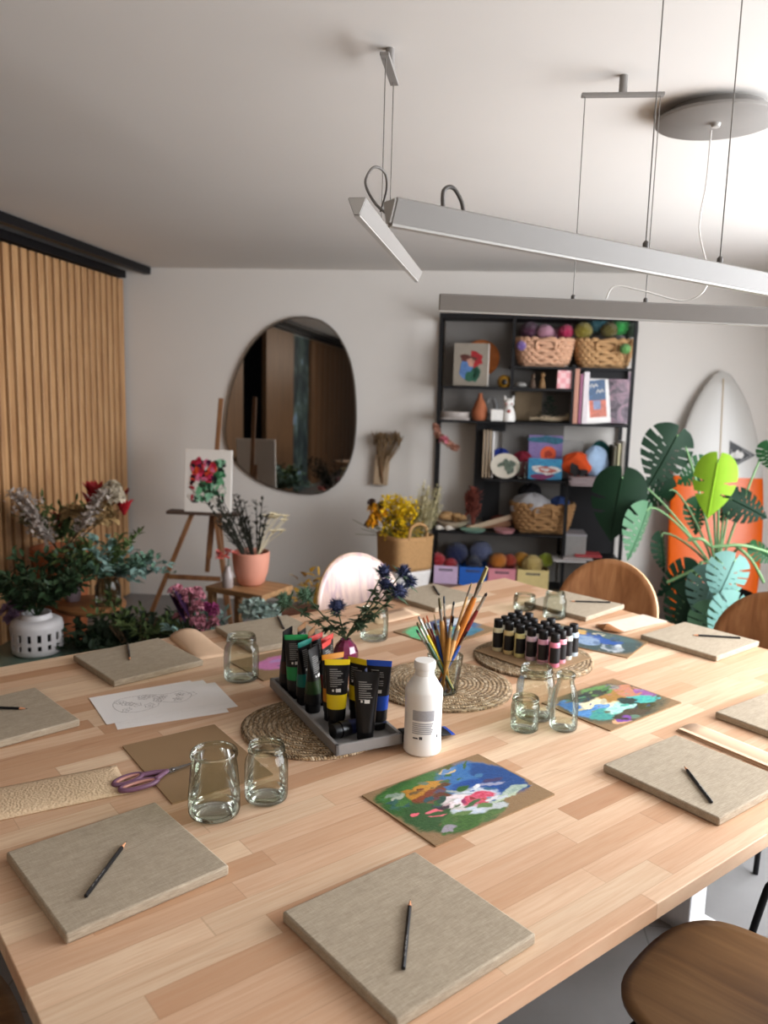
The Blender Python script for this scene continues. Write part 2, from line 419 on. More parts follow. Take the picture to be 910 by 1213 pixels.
# lamp across the front
a0, a1 = on_y(462, 252, 1.34), on_y(915, 339, 1.78); ad = (a1-a0); a1 = a1+ad*.25
def along(p, q, x):            # point on p-q at world ratio
    return p+(q-p)*x
def top(p, h=.02): return V((p.x, p.y, p.z+h))
wa = [along(a0, a1, t) for t in (.478, .656)]
pendant('grey linear pendant nearest the viewer, slanting across in front of the other two lamps', a0, a1, [(top(w), (w.x, w.y, ZB)) for w in wa],
        [((along(wa[0], wa[1], -.05).x, along(wa[0], wa[1], -.05).y, ZB), (along(wa[0], wa[1], 1.05).x, along(wa[0], wa[1], 1.05).y, ZB))],
        [([top(along(a0, a1, .085)), top(along(a0, a1, .085), .05), top(along(a0, a1, .1), .058), top(along(a0, a1, .115), .04), top(along(a0, a1, .12))], .0035, cabm)])
b0u, b0z = on_v(521, 359, 2.33); b1u, b1z = on_v(912, 377, 2.33)
b0, b1 = room(b0u, 2.33, b0z), room(b1u+.22, 2.33, b1z-.004)
wb0, wb1 = along(b0, b1, .325), along(b0, b1, .50)
wbs = [along(b0, b1, .33), along(b0, b1, .505)]
d0 = on_z(843, 150, CEIL-.04)
pendant('pale linear pendant hanging lowest, parallel to the back wall before the shelving', b0, b1, [(top(w), (w.x, w.y, ZB)) for w in wbs],
        [((along(*wbs, -.05).x, along(*wbs, -.05).y, ZB), (along(*wbs, 1.05).x, along(*wbs, 1.05).y, ZB))],
        [([(d0.x, d0.y, CEIL-.05), (d0.x-.005, d0.y-.01, CEIL-.2), (d0.x-.03, d0.y-.05, CEIL-.34), top(along(b0, b1, .65), .09), top(along(b0, b1, .6), .035), top(along(b0, b1, .5), .055), top(along(b0, b1, .43), .065), top(along(b0, b1, .41), .03)], .0022, whitecab)], .8)
c0, c1 = on_y(423, 245, 1.72), on_y(494, 328, 2.98)
wc = [along(c0, c1, .28), along(c0, c1, .4)]
loop = [on_y(462, 256, 1.36), on_y(444, 240, 1.5), on_y(433, 216, 1.6), on_y(443, 198, 1.7), on_y(456, 205, 1.75), on_y(458, 225, 1.8), on_y(451, 251, 1.82)]
pendant('short grey linear pendant pointing away into the room, at the end of the slanting lamp', c0, c1, [(top(w), (w.x, w.y, ZB)) for w in wc],
        [((along(*wc, -.15).x, along(*wc, -.15).y, ZB), (along(*wc, 1.15).x, along(*wc, 1.15).y, ZB))], [(loop, .0026, cabm)], .62)
r = thing('ceiling_canopy', 'round flat white ceiling canopy feeding the lamp cables', 'ceiling fixture', (d0.x+.005, d0.y-.02, CEIL), 0)
MB().lathe([(.0, 0), (.135, 0), (.135, -.022), (.172, -.026), (.172, -.034), (.168, -.037), (0, -.037)], 48).build('canopy_plate', lampm, r, smooth=40)
MB().lathe([(.014, -.037), (.012, -.048), (0, -.05)], 12, (0, 0, 0)).build('cable_gland', lampdif, r, smooth=40)
# ================================================================== the table
stavem = m_staves(); whitem = mat('white_lacquer', '#e9e8e8', .4, 0, .03)
A0, A1, B0, B1 = .264, 2.847, .73, 2.655
ca, cb = (A0+A1)/2, (B0+B1)/2
table = thing('work_table', 'large square beech butcher-block table on white legs', 'table', tab(ca, cb, 0), TAB)
MB().box((0, 0, TZ-.0165), (A1-A0, B1-B0, .033)).build('tabletop', stavem, table, bevel=.002)
for sa in (-1, 1):
    for sb in (-1, 1):
        MB().box((sa*.66, sb*.46, .36), (.09, .09, .716)).box((sa*.66, sb*.43, .02), (.09, .26, .04)).build('leg', whitem, table, bevel=.003, seg=1)
MB().box((0, .46, .69), (1.5, .04, .05)).box((0, -.46, .69), (1.5, .04, .05)).build('apron_rail', whitem, table)
# ================================================================== chairs
seatm = m_wood('walnut_ply', '#664b33', '#7d5e40', '#90714f', 'Y', .45, .38)
backm = m_wood('walnut_ply_back', '#7a5030', '#936540', '#a97b53', 'Z', .7, .4); plyedge = mat('pale_ply_edge', '#d8b88e', .5, 0, .06)
palem = m_wood('back_lilac_reflection', '#9d8894', '#c9aea2', '#d8c0b2', 'Z', .8, .25)  # window light and lilac reflections painted into one chair's back
def make_chair(name, label, bmat, loc, rz):
    root = thing(name, label, 'chair', loc, rz, 'round-backed plywood chairs around the table')
    def seat(u, v):
        a = 2*pi*u; n = 2.7; cx = abs(cos(a))**(2/n)*(1 if cos(a) > 0 else -1); sy = abs(sin(a))**(2/n)*(1 if sin(a) > 0 else -1)
        x, y = .225*v*cx, .205*v*sy
        return (x, y, .445-.012*(1-v*v)+(-.018*max(0, (y-.1)/.1)**2 if y > .1 else 0)+.25*max(0, -y-.12)**1.6)
    s = MB().grid(seat, 40, 10).build('seat', [seatm, plyedge], root, smooth=60, solid=.013, weld=True)
    s.modifiers['s'].material_offset_rim = 0
    def back(u, v):
        a = 2*pi*u; x, z = .232*v*cos(a), .225*v*sin(a)
        return (x, -.205+.75*x*x-.17*z, .675+z)
    bk = MB().grid(back, 48, 8).build('backrest', [bmat, plyedge], root, smooth=60, solid=.013, weld=True)
    bk.modifiers['s'].material_offset_rim = 1
    for sx in (-1, 1):
        MB().tube(crom([(sx*.08, .11, .424), (sx*.17, .12, .422), (sx*.205, .135, .40), (sx*.215, .15, .34), (sx*.235, .205, 0)], 5), .0095, 10).build('leg', blackm, root, smooth=60)
        MB().tube(crom([(sx*.08, -.11, .424), (sx*.16, -.12, .422), (sx*.195, -.135, .40), (sx*.205, -.15, .34), (sx*.225, -.215, 0)], 5), .0095, 10).build('leg', blackm, root, smooth=60)
        MB().tube(crom([(sx*.09, .0, .424), (sx*.09, -.14, .424), (sx*.09, -.205, .45), (sx*.09, -.222, .55), (sx*.09, -.224, .66)], 5), .008, 10).build('back_support', blackm, root, smooth=60)
    MB().box((0, 0, .42), (.2, .26, .006)).build('seat_plate', blackm, root)
    return root
def chair_at(a, b, face_deg, name='dining_chair', label='', bm_=None):
    # face_deg: direction the sitter looks, measured in the table frame from +a
    return make_chair(name, label, bm_ or backm, tab(a, b, 0), TAB+radians(face_deg-90))
chair_at(1.50, .705, 99, label='walnut plywood chair with black tube legs pushed half under the near table edge')
chair_at(2.205, .73, 84, label='chair of which only thin black tube legs show, past the near walnut seat')
chair_at(.13, 1.55, 0, label='brown wooden chair seat just showing below the short table edge by the big kraft sheet')
chair_at(2.13, 2.70, -90, label='chair with a round back showing pale lilac reflections behind the thistle vase', bm_=palem)
chair_at(2.85, 2.12, 200, label='walnut round-backed chair in front of the metal shelving')
chair_at(2.88, 1.46, 178, label='walnut round-backed chair in front of the leafy monstera and the surfboard')
# ================================================================== things lying on the table
def toT(p):                    # world -> table frame
    return V((p.x*cos(TAB)+p.y*sin(TAB), -p.x*sin(TAB)+p.y*cos(TAB), p.z))
def rectfit(q, z):
    p = [toT(on_z(x, y, z)) for x, y in q]; c = sum(p, V((0, 0, 0)))/4
    e = (p[1]-p[0])+(p[2]-p[3]); f = (p[2]-p[1])+(p[3]-p[0])
    ang = (atan2(e.y, e.x)+atan2(f.y, f.x)+pi/2)/2
    return c.x, c.y, ang, e.length/2, f.length/2
linen = m_linen('raw_linen', '#a99c89', '#84786a', '#c2b5a3')
def m_canvas_back(): return mat('canvas_fold', '#8f846f', .9)
def canvas(a, b, ang, label):
    o = MB().box((0, 0, .01), (.30, .30, .02))
    o = o.build('stretched_canvas', linen, loc=tab(a, b, TZ), rot=(0, 0, TAB+ang), bevel=.004, seg=3, smooth=50)
    return tag(o, label, 'canvas', 'blank linen canvases set out round the table')
CZ = TZ+.02
CANV = [
 ([(333, 1078), (490, 1005), (643, 1105), (465, 1216)], 'blank linen canvas at the near table edge, closest to the viewer'),
 ([(2, 1010), (185, 948), (277, 1025), (75, 1108)], 'blank linen canvas below the mauve scissors, pencil lying slanted on it'),
 ([(697, 910), (810, 866), (950, 921), (842, 972)], 'blank linen canvas beside the long kraft envelope on the near right table edge'),
 ([(761, 751), (806, 736), (903.5, 760.7), (850, 777)], 'blank linen canvas before the chair in front of the monstera'),
 ([(618, 713), (668, 700), (744, 717), (694, 729)], 'blank linen canvas before the chair in front of the metal shelving'),
 ([(460, 704), (515.5, 691.4), (568.7, 707), (514.3, 718)], 'blank linen canvas at the far corner, behind the thistle heads'),
 ([(255, 742), (337.7, 726.6), (385, 754), (305, 767)], 'blank linen canvas behind the dark paint tubes and the small jar'),
 ([(86.4, 778.8), (190.9, 756.4), (238.7, 781), (133, 802.5)], 'blank linen canvas behind the fanned white drawing sheets'),
]
for q, lab in CANV:
    a, b, ang, w, h = rectfit(q, CZ); canvas(a, b, ang, lab)
p = toT(on_z(846, 845, CZ)); canvas(p.x+.15+.01, p.y-.15, radians(-2), 'blank linen canvas cut by the picture edge, above the long kraft envelope')
p = toT(on_z(78, 855, CZ)); canvas(p.x-.15+.02, p.y+.15-.02, radians(6), 'blank linen canvas cut by the picture edge, beside the drawing sheets')
# pencils
pblack = mat('pencil_black', '#141316', .35, 0, .05); pwood = mat('pencil_wood', '#c98f6a', .7); pgraph = mat('graphite', '#2b2a2c', .4, .3); pmark = mat('silver_imprint', '#c9c7c2', .5)
def pencil(name='pencil'):
    r = thing(name, '', 'pencil', (0, 0, 0), 0, 'black drawing pencils')
    L = .172; R = .0037
    hexa = [(-L/2, x*R, y*R) for x, y in [(cos(pi/3*i), sin(pi/3*i)) for i in range(6)]]
    MB().tube([(-L/2, 0, R), (-L/2+.001, 0, R), (L/2-.022, 0, R)], [R*.8, R, R], 6).build('barrel', pblack, r)
    MB().tube([(L/2-.022, 0, R), (L/2-.006, 0, R)], [R, R*.35], 10).build('sharpened_cone', pwood, r, smooth=40)
    MB().tube([(L/2-.006, 0, R), (L/2, 0, R)], [R*.34, R*.05], 8).build('lead', pgraph, r, smooth=40)
    mb = MB()
    for x0, x1 in ((-.062, -.054), (-.047, -.039), (-.036, -.026), (-.023, -.012)):
        mb.box(((x0+x1)/2, 0, R*1.87), (x1-x0, .0016, .0004))
    mb.build('imprint', pmark, r); return r
PEN = [((477, 1160), (487, 1060), 'black pencil on the canvas closest to the viewer'), ((95, 1073), (155, 992), 'black pencil slanting on the canvas below the scissors'),
 ((846, 956), (808, 906), 'black pencil on the canvas beside the long kraft envelope'), ((882, 757), (815, 753), 'black pencil on the canvas before the chair by the monstera'),
 ((724, 714.5), (674, 713), 'black pencil on the pale canvas before the shelving'), ((520, 705), (513, 694), 'short-looking black pencil on the far corner canvas behind the brushes'),
 ((337, 747), (328, 729), 'black pencil on the canvas behind the paint tubes'), ((151, 763.5), (154, 784), 'black pencil on the canvas behind the drawing sheets'), ((-30, 839), (33, 841), 'black pencil on the canvas cut by the picture edge beside the drawing sheets')]
p0 = None
for e, t, lab in PEN:
    E_, T_ = on_z(*e, CZ), on_z(*t, CZ); c = (E_+T_)/2; d = T_-E_
    ang = atan2(d.y, d.x)
    if (T_-E_).length < .16 and e[0] < 0: c = T_-d.normalized()*.086
    loc = (c.x, c.y, CZ+.0002)
    if p0 is None: p0 = pencil(); p0.location = loc; p0.rotation_euler = (0, 0, ang); p0['label'] = lab
    else: dup(p0, loc, ang, lab)
# ---------------------------------------------------------------- sheets and boards
cardm = mat('brown_card', '#94795a', .8, 0, .06, 8); cardedge = mat('card_edge', '#6f5639', .85)
whitep = mat('white_paper', '#e6e3e1', .8, 0, .02, 6); kraft = mat('kraft_paper', '#cfb195', .8, 0, .08, 14); inkm = mat('pencil_line', '#a3a0a0', .8)
def flat(name, a, b, ang, w, h, z0, th, m, label, cat, group=None, corner=.003):
    o = MB().prism(rrect(w, h, corner, 3), 0, th).build(name, m, loc=tab(a, b, z0), rot=(0, 0, TAB+ang))
    return tag(o, label, cat, group)
a, b, an, w, h = rectfit([(90.4, 827), (234.6, 803.8), (269, 833.8), (114.6, 863.9)], TZ)
w, h = .297, .21
G = 'white drawing sheets fanned beside the brown card'
flat('paper_sheet', a+.020, b-.060, an-.095, w, h, TZ+.0002, .0003, whitep, 'undermost white drawing sheet, its edge sticking out towards the brown card', 'paper', G, .0005)
flat('paper_sheet', a+.052, b-.046, an-.045, w, h, TZ+.0006, .0003, whitep, 'white drawing sheet second from the bottom of the fan', 'paper', G, .0005)
flat('paper_sheet', a+.034, b-.016, an-.005, w, h, TZ+.0010, .0003, whitep, 'white drawing sheet just under the top one with the line drawing', 'paper', G, .0005)
ts = thing('paper_sheet', 'topmost white sheet with a fine line drawing of flowers in an outline', 'paper', tab(a, b, TZ+.0014), TAB+an, G)
MB().prism(rrect(w, h, .0005, 2), 0, .0003).build('sheet', whitep, ts)
rng = random.Random(3); mb = MB()
def line(pts, r=.00055): mb.tube([(x, y, .0006) for x, y in pts], r, 4, flat=.4)
def ring(cx, cy, rx, ry, k=0, rot=0, amp=0, n=28):
    return [(cx+(rx*(1+amp*sin(k*t)))*cos(t)*cos(rot)-(ry*(1+amp*sin(k*t)))*sin(t)*sin(rot), cy+(rx*(1+amp*sin(k*t)))*cos(t)*sin(rot)+(ry*(1+amp*sin(k*t)))*sin(t)*cos(rot)) for t in [2*pi*i/n for i in range(n+1)]]
line([(x, y) for x, y, _ in crom([(.005, -.045, 0), (-.045, -.06, 0), (-.09, -.045, 0), (-.105, .0, 0), (-.09, .045, 0), (-.05, .055, 0), (.0, .05, 0), (.05, .03, 0), (.095, .038, 0)], 5)])
line([(x, y) for x, y, _ in crom([(.005, -.045, 0), (.02, -.02, 0), (.045, -.035, 0), (.075, -.045, 0), (.10, -.03, 0), (.115, .0, 0), (.095, .038, 0)], 5)])
line([(.105, .0), (.125, .012), (.13, -.01), (.108, -.02)])
for i in range(11):
    cx, cy = rng.uniform(-.085, .02), rng.uniform(-.035, .04); line(ring(cx, cy, rng.uniform(.008, .016), rng.uniform(.008, .014), 5, rng.uniform(0, 3), .25)); line(ring(cx, cy, .003, .003, n=10))
for cx, cy in ((.035, .015), (.07, -.02), (.085, .01)):
    for k in range(5): line(ring(cx+.008*cos(1.26*k), cy+.008*sin(1.26*k), .007, .0035, rot=1.26*k, n=12))
mb.build('line_drawing', inkm, ts)
flat('brown_card', .79, 1.712, radians(-2.5), .245, .335, TZ+.0003, .003, cardm, 'plain brown card sheet under the scissor blades and behind the two jars', 'card')
def m_emb():
    t = NT('embossed_kraft'); o = t.obj(); w = t.vor(o, 190, 'Distance', 'SMOOTH_F1'); n = t.noise(o, 10, 3)
    t.col(t.mix(n, lin('#c2a88a'), lin('#d2ba9c'))); t.rough(.75); t.bump(w, .6, .003); return t.m
emb = m_emb()
o = MB().grid(lambda u, v: ((u-.5)*.40, (v-.5)*.145, .002+.010*max(0, 1-abs(2*v-1)**3)*max(0, 1-abs(2*u-1)**8)), 24, 10).build('padded_envelope', emb, loc=tab(.418, 1.752, TZ), rot=(0, 0, TAB+radians(-9)), smooth=60, solid=.003)
tag(o, 'pale embossed padded kraft envelope lying flat between the two canvases and the scissors', 'envelope')
# bulging kraft bag
def bag(a, b, ang, w, L, hgt, label):
    r = thing('kraft_bag', label, 'paper bag', tab(a, b, TZ), TAB+ang, None)
    MB().grid(lambda u, v: ((u-.5)*w, (v-.5)*L, .001+hgt*(max(0, 1-(2*u-1)**2)**.6)*max(.0, (1-v))**.7), 14, 12).build('paper_body', kraft, r, smooth=60, solid=.0012)
    MB().grid(lambda u, v: ((u-.5)*w, (v-.5)*L, .0006), 2, 2).build('paper_base', kraft, r)
    return r
bag(1.17, 2.50, radians(176), .115, .27, .028, 'pale kraft paper bag bulging open behind the small jar')
r = thing('kraft_envelope', 'brightly lit kraft envelope with its brown flap folded, between two far canvases', 'envelope', tab(2.71, 1.825, TZ), TAB)
MB().grid(lambda u, v: ((u-.5)*.29, (v-.5)*.115, .001+.006*(1-u)), 8, 3).build('lit_body', mat('pale_kraft', '#d9c6b4', .75), r, solid=.0015)  # whitening by the window light is put into this kraft colour
MB().grid(lambda u, v: (-.145-.05*u*(1-.55*abs(2*v-1)), (v-.5)*.115, .008+.02*sin(pi*u)*(1-abs(2*v-1))), 8, 8).build('folded_flap', mat('dark_kraft', '#9b6b45', .8), r, solid=.001)
r = thing('kraft_envelope', 'long flat kraft envelope lying beside the near right canvas', 'envelope', tab(1.957, .985, TZ), TAB+radians(-4))
MB().grid(lambda u, v: ((u-.5)*.092, (v-.5)*.30, .001+.007*(1-(2*u-1)**2)), 8, 6).build('paper_body', kraft, r, smooth=60, solid=.0015)
MB().grid(lambda u, v: (-.046+.02*u, (v-.5)*.29, .0095-.003*u), 2, 6).build('folded_edge', mat('pale_kraft2', '#cdb095', .8), r, solid=.001)
a, b, an, w, h = rectfit([(437, 733), (470, 722), (489, 729.5), (455, 741)], TZ)
tag(MB().grid(lambda u, v: ((u-.5)*.2, (v-.5)*.12, .001+.012*u*u), 8, 3).build('kraft_sheet', kraft, loc=tab(a, b, TZ), rot=(0, 0, TAB-.1), smooth=60, solid=.001), 'curling kraft paper sheet beside the jar behind the thistle vase', 'paper')
# painted palette boards
PA = {}
def pm_(c, c2=None):
    k = c+(c2 or '')
    if k in PA: return PA[k]
    t = NT('acrylic_'+c.strip('#')); o = t.obj(); n = t.noise(t.map(o, (1, 2.2, 1)), 38, 5, .65, 1.5)
    cc = lin(c); d = lin(c2) if c2 else tuple(x*.62 for x in cc[:3])+(1,)
    t.col(t.ramp(n, [(.36, d), (.5, cc), (.66, tuple(min(1, x*1.25+.015) for x in cc[:3])+(1,))]) if False else t.mix(t.ramp(n, [(.4, 0.0), (.58, 1.0)]), d, cc))
    t.rough(.38); t.bump(n, .5, .003); PA[k] = t.m; return t.m
def paint_attr():
    t = NT('wet_acrylic'); at = t.n('Attribute'); at.attribute_name = 'paint'; o = t.obj(); n = t.noise(t.map(o, (1, 1.6, 1)), 90, 5, .65, 1.2)
    t.col(at.outputs['Color']); t.rough(.42); t.bump(n, .45, .003); t.b.inputs['Specular IOR Level'].default_value = .4; return t.m
paintm = paint_attr()
from mathutils import noise as mn
def painted(name, parent, w, h, z, daubs, seed, nx, ny, base, smear=70, rot=(0, 0, 0), loc=(0, 0, 0)):
    """A board's painted face: each daub is laid over the last with ragged, streaky edges."""
    rg = random.Random(seed); B = V(lin(base)[:3]); D = []
    for x, y, rx, ry, c, c2, ro in daubs: D.append((x, y, rx*1.18, ry*1.18, V(lin(c)[:3]), V(lin(c2 or c)[:3]), radians(ro), .30))
    n0 = len(D)
    for i in range(smear):
        q = rg.choice([e for e in D[:n0] if e[2]*e[3] > .011]); a = rg.uniform(0, 6.28); r = sqrt(rg.random())*1.05
        q2 = rg.choice([e for e in D[:n0] if e[2]*e[3] > .011]); f = rg.uniform(0, .45); cc = q[4].lerp(q2[4], f)*rg.uniform(.75, 1.25)
        s = rg.uniform(.012, .045)
        D.append((q[0]+q[2]*r*cos(a), q[1]+q[3]*r*sin(a), s*rg.uniform(1, 2.6), s*rg.uniform(.5, 1.1), cc, cc*.8, rg.uniform(-.9, .9), .45))
    vs = []; cols = []
    for j in range(ny+1):
        for i in range(nx+1):
            x, y = i/nx-.5, j/ny-.5; vs.append((x*w, y*h, z))
            wx = mn.noise(V((x*7, y*7, seed)))*.045+mn.noise(V((x*26, y*26, seed+3)))*.016; wy = mn.noise(V((x*7, y*7, seed+9)))*.055+mn.noise(V((x*26, y*26, seed+13)))*.02
            st = mn.noise(V((x*14, y*55, seed)))*.5+.5; st2 = mn.noise(V((x*60, y*24, seed+5)))*.5+.5
            c = B*(.94+.12*st2)
            if abs(x) < .492 and abs(y) < .488:
                for dx, dy, rx, ry, c1, c2, ro, soft in D:
                    ux, uy = x+wx-dx, y+wy-dy
                    if abs(ux) > rx*1.5+ry and abs(uy) > ry*1.5+rx: continue
                    k, l = cos(ro), sin(ro); p = (ux*k+uy*l)/rx; q = (-ux*l+uy*k)/ry; d = p*p+q*q
                    if d < 1.0:
                        al = min(1, (1-d)/soft*(.5+st)); c = c.lerp(c1.lerp(c2, max(0, min(1, (st*.6+st2*.7-.35)*1.3))), al)
            cols.append(c)
    fs = [(j*(nx+1)+i, j*(nx+1)+i+1, (j+1)*(nx+1)+i+1, (j+1)*(nx+1)+i) for j in range(ny) for i in range(nx)]
    o = MB().add(vs, fs).build(name, paintm, parent, rot=rot, loc=loc)
    at = o.data.color_attributes.new('paint', 'FLOAT_COLOR', 'POINT')
    at.data.foreach_set('color', [x for c in cols for x in (c[0], c[1], c[2], 1.0)])
    return o
def palette(a, b, ang, w, h, label, daubs, seed, nx=150, smear=70):
    r = thing('palette_board', label, 'painted board', tab(a, b, TZ), TAB+ang, 'paint-smeared card palettes')
    MB().prism(rrect(w, h, .002, 2), 0.0003, .0033).build('card_board', cardm, r)
    painted('paint_layer', r, w-.001, h-.001, .0035, daubs, seed, nx, int(nx*h/w), '#94795a', smear); return r
palette(1.195, 1.22, 0, .36, .247, 'green, blue and red paint-smeared palette card in front of the white bottle', [
 (-.18, .16, .32, .33, '#3f6b35', '#2e5228', 0), (.05, .30, .30, .18, '#3f6b35', '#4f7d40', 0), (-.24, -.16, .22, .30, '#3d6236', '#2f4f2d', 10), (-.05, -.30, .2, .16, '#6c8652', '#43663a', 0),
 (-.20, -.34, .16, .12, '#55793f', '#3a5d31', 0), (.22, .10, .24, .34, '#4d7fb0', '#3a6ba6', 0), (.36, .02, .13, .30, '#31578f', '#2b4a80', 0), (.12, -.04, .15, .2, '#2d5aa0', '#24498a', 0),
 (-.16, .16, .13, .10, '#7a3b28', '#8f4a26', 20), (-.25, .25, .09, .06, '#c08a35', '#a8742a', 0), (-.08, .28, .10, .07, '#c7923c', '#b07f30', 0), (.02, -.14, .19, .17, '#dcdfe4', '#a9bccf', 15), (-.08, -.08, .10, .11, '#f0e6e6', '#e0c9cf', 0),
 (.07, -.16, .12, .09, '#c2274a', '#e889a0', 10), (-.27, -.12, .045, .055, '#ef7d8c', '#e06678', 0), (-.36, -.04, .03, .03, '#e8707e', None, 0), (-.18, -.05, .06, .06, '#3c2f3a', '#4a3d45', 0), (.15, .40, .06, .05, '#e2c88e', '#d2b274', 0),
 (.2, -.26, .12, .05, '#c9d2c0', '#a8b898', 0), (.33, -.22, .10, .05, '#b9c4b8', '#7f9a8e', 0), (-.36, .26, .08, .12, '#4c7a3d', '#3b6532', 0), (-.33, -.36, .06, .05, '#a79ab0', '#8a8f7a', 0)], 4)
palette(1.94, 1.36, .01, .345, .24, 'many-coloured paint-smeared palette card with a violet spot, beside the milk bottle jar', [
 (0, 0, .52, .48, '#6f6a52', '#4d4a40', 0), (-.30, .05, .16, .30, '#4c86c0', '#7aa8d4', 0), (-.18, -.18, .24, .14, '#58b0a0', '#3d7f86', 0), (.0, -.14, .2, .12, '#7fd0c0', '#dfe8e0', 10), (-.08, .10, .22, .14, '#e2d3a0', '#f0ead8', 0),
 (.17, .10, .18, .16, '#b88a50', '#8f7440', 0), (.10, .34, .2, .12, '#5d8a52', '#86a46a', 0), (-.05, .30, .22, .1, '#3c4340', '#55584e', 0), (.30, -.14, .14, .14, '#5cc2b0', '#3f8f98', 0), (.14, -.08, .10, .09, '#2d3a38', '#44524c', 0),
 (.36, .12, .12, .2, '#c98f62', '#b27a86', 0), (.42, -.02, .08, .12, '#a06a9c', '#8e5a92', 0), (-.02, -.34, .24, .09, '#4a4136', '#6b5c48', 0), (-.36, .22, .08, .12, '#3d6fb0', '#5f93c8', 0), (-.26, -.40, .10, .07, '#dcae86', '#cfa07a', 0),
 (-.22, -.39, .075, .06, '#8a5aa6', '#7a4c98', 0), (.30, .32, .08, .06, '#4c4a78', '#c8c094', 0), (.18, -.30, .1, .08, '#55502c', '#3b3a2a', 0), (-.16, .0, .12, .05, '#3f7ec4', '#9cc2e0', 0)], 9)
palette(2.389, 1.787, radians(16.8), .24, .36, 'dark teal and blue painted board behind the black-capped bottles', [
 (0, 0, .52, .52, '#4e5f5e', '#3e4d50', 0), (.1, -.1, .4, .3, '#506466', '#41504f', 0), (.08, -.05, .22, .26, '#2f5aa0', '#45679c', 30), (-.1, .05, .2, .16, '#7b94b8', '#a8b8c4', 20), (.25, .22, .1, .1, '#d9b26a', '#c89c54', 0), (-.2, -.28, .14, .1, '#b5bcc0', '#6a7a80', 0),
 (.3, -.2, .12, .2, '#5c7272', '#49605f', 0), (.32, -.02, .07, .05, '#e0d8c0', '#b9a26a', 0)], 12, 70)
a, b, an, w, h = rectfit([(471, 748), (540, 733), (581, 743), (522, 769)], TZ)
palette(a, b, an, .33, .24, 'mint green and dark blue painted board behind the jar of brushes', [
 (-.2, .0, .3, .42, '#66c08a', '#7fd09c', 0), (.2, .1, .3, .34, '#3d5a84', '#6c8cae', 0), (.28, .25, .2, .14, '#d8dde2', '#b0bdd0', 0), (.1, -.25, .25, .14, '#5a8fa6', '#35607e', 0), (.05, .3, .16, .1, '#4b4a70', '#63628c', 0)], 5, 70)
palette(1.365, 2.195, .02, .36, .215, 'brown card board with a pink and blue smear, behind the tray of tubes', [
 (-.1, .02, .26, .26, '#d28ab8', '#c070a8', 0), (.0, -.12, .22, .12, '#5a5a86', '#7c7ca8', 0), (-.12, .1, .1, .08, '#c9a0d0', '#b688c0', 0), (.1, .2, .16, .1, '#cf5f9c', '#e08ab8', 0), (-.02, -.28, .14, .07, '#58a8a0', '#7dbdb4', 0)], 6, 80, 10)
# ---------------------------------------------------------------- woven mats
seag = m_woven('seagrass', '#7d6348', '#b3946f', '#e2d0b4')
def woven(x, y, r, label):
    w = random.Random(int(x*1000)); ph = w.uniform(0, 6)
    def fn(n=64):
        out = []
        for i in range(n):
            t = 2*pi*i/n; out.append(1+.010*sin(3*t+ph)+.006*sin(7*t))
        return out
    k = fn(); n = 64; P = .0125; prof = []
    rings = int(r/P)
    vs = []; fs = []
    R_ = [(0.0, .009)]
    for j in range(rings):
        R_ += [(P*(j+.08), .0105), (P*(j+.5), .0125), (P*(j+.92), .0105)]
    R_ += [(r, .006), (r*.995, .0008)]
    mb = MB(); vs = [(0, 0, .009)]
    for rr, z in R_[1:]: vs += [(rr*k[i]*cos(2*pi*i/n), rr*k[i]*sin(2*pi*i/n), z) for i in range(n)]
    fs = [(0, 1+i, 1+(i+1) % n) for i in range(n)]
    for j in range(len(R_)-2):
        A = 1+j*n; B = A+n
        fs += [(A+i, A+(i+1) % n, B+(i+1) % n, B+i) for i in range(n)]
    fs.append(tuple(1+(len(R_)-2)*n+i for i in range(n)))
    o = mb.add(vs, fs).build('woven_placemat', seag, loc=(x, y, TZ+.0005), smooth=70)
    return tag(o, label, 'placemat', 'round plaited seagrass mats')
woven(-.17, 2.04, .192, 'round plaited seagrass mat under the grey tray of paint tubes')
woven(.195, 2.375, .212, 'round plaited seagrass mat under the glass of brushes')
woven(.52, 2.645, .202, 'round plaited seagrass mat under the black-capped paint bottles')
MZ = TZ+.013
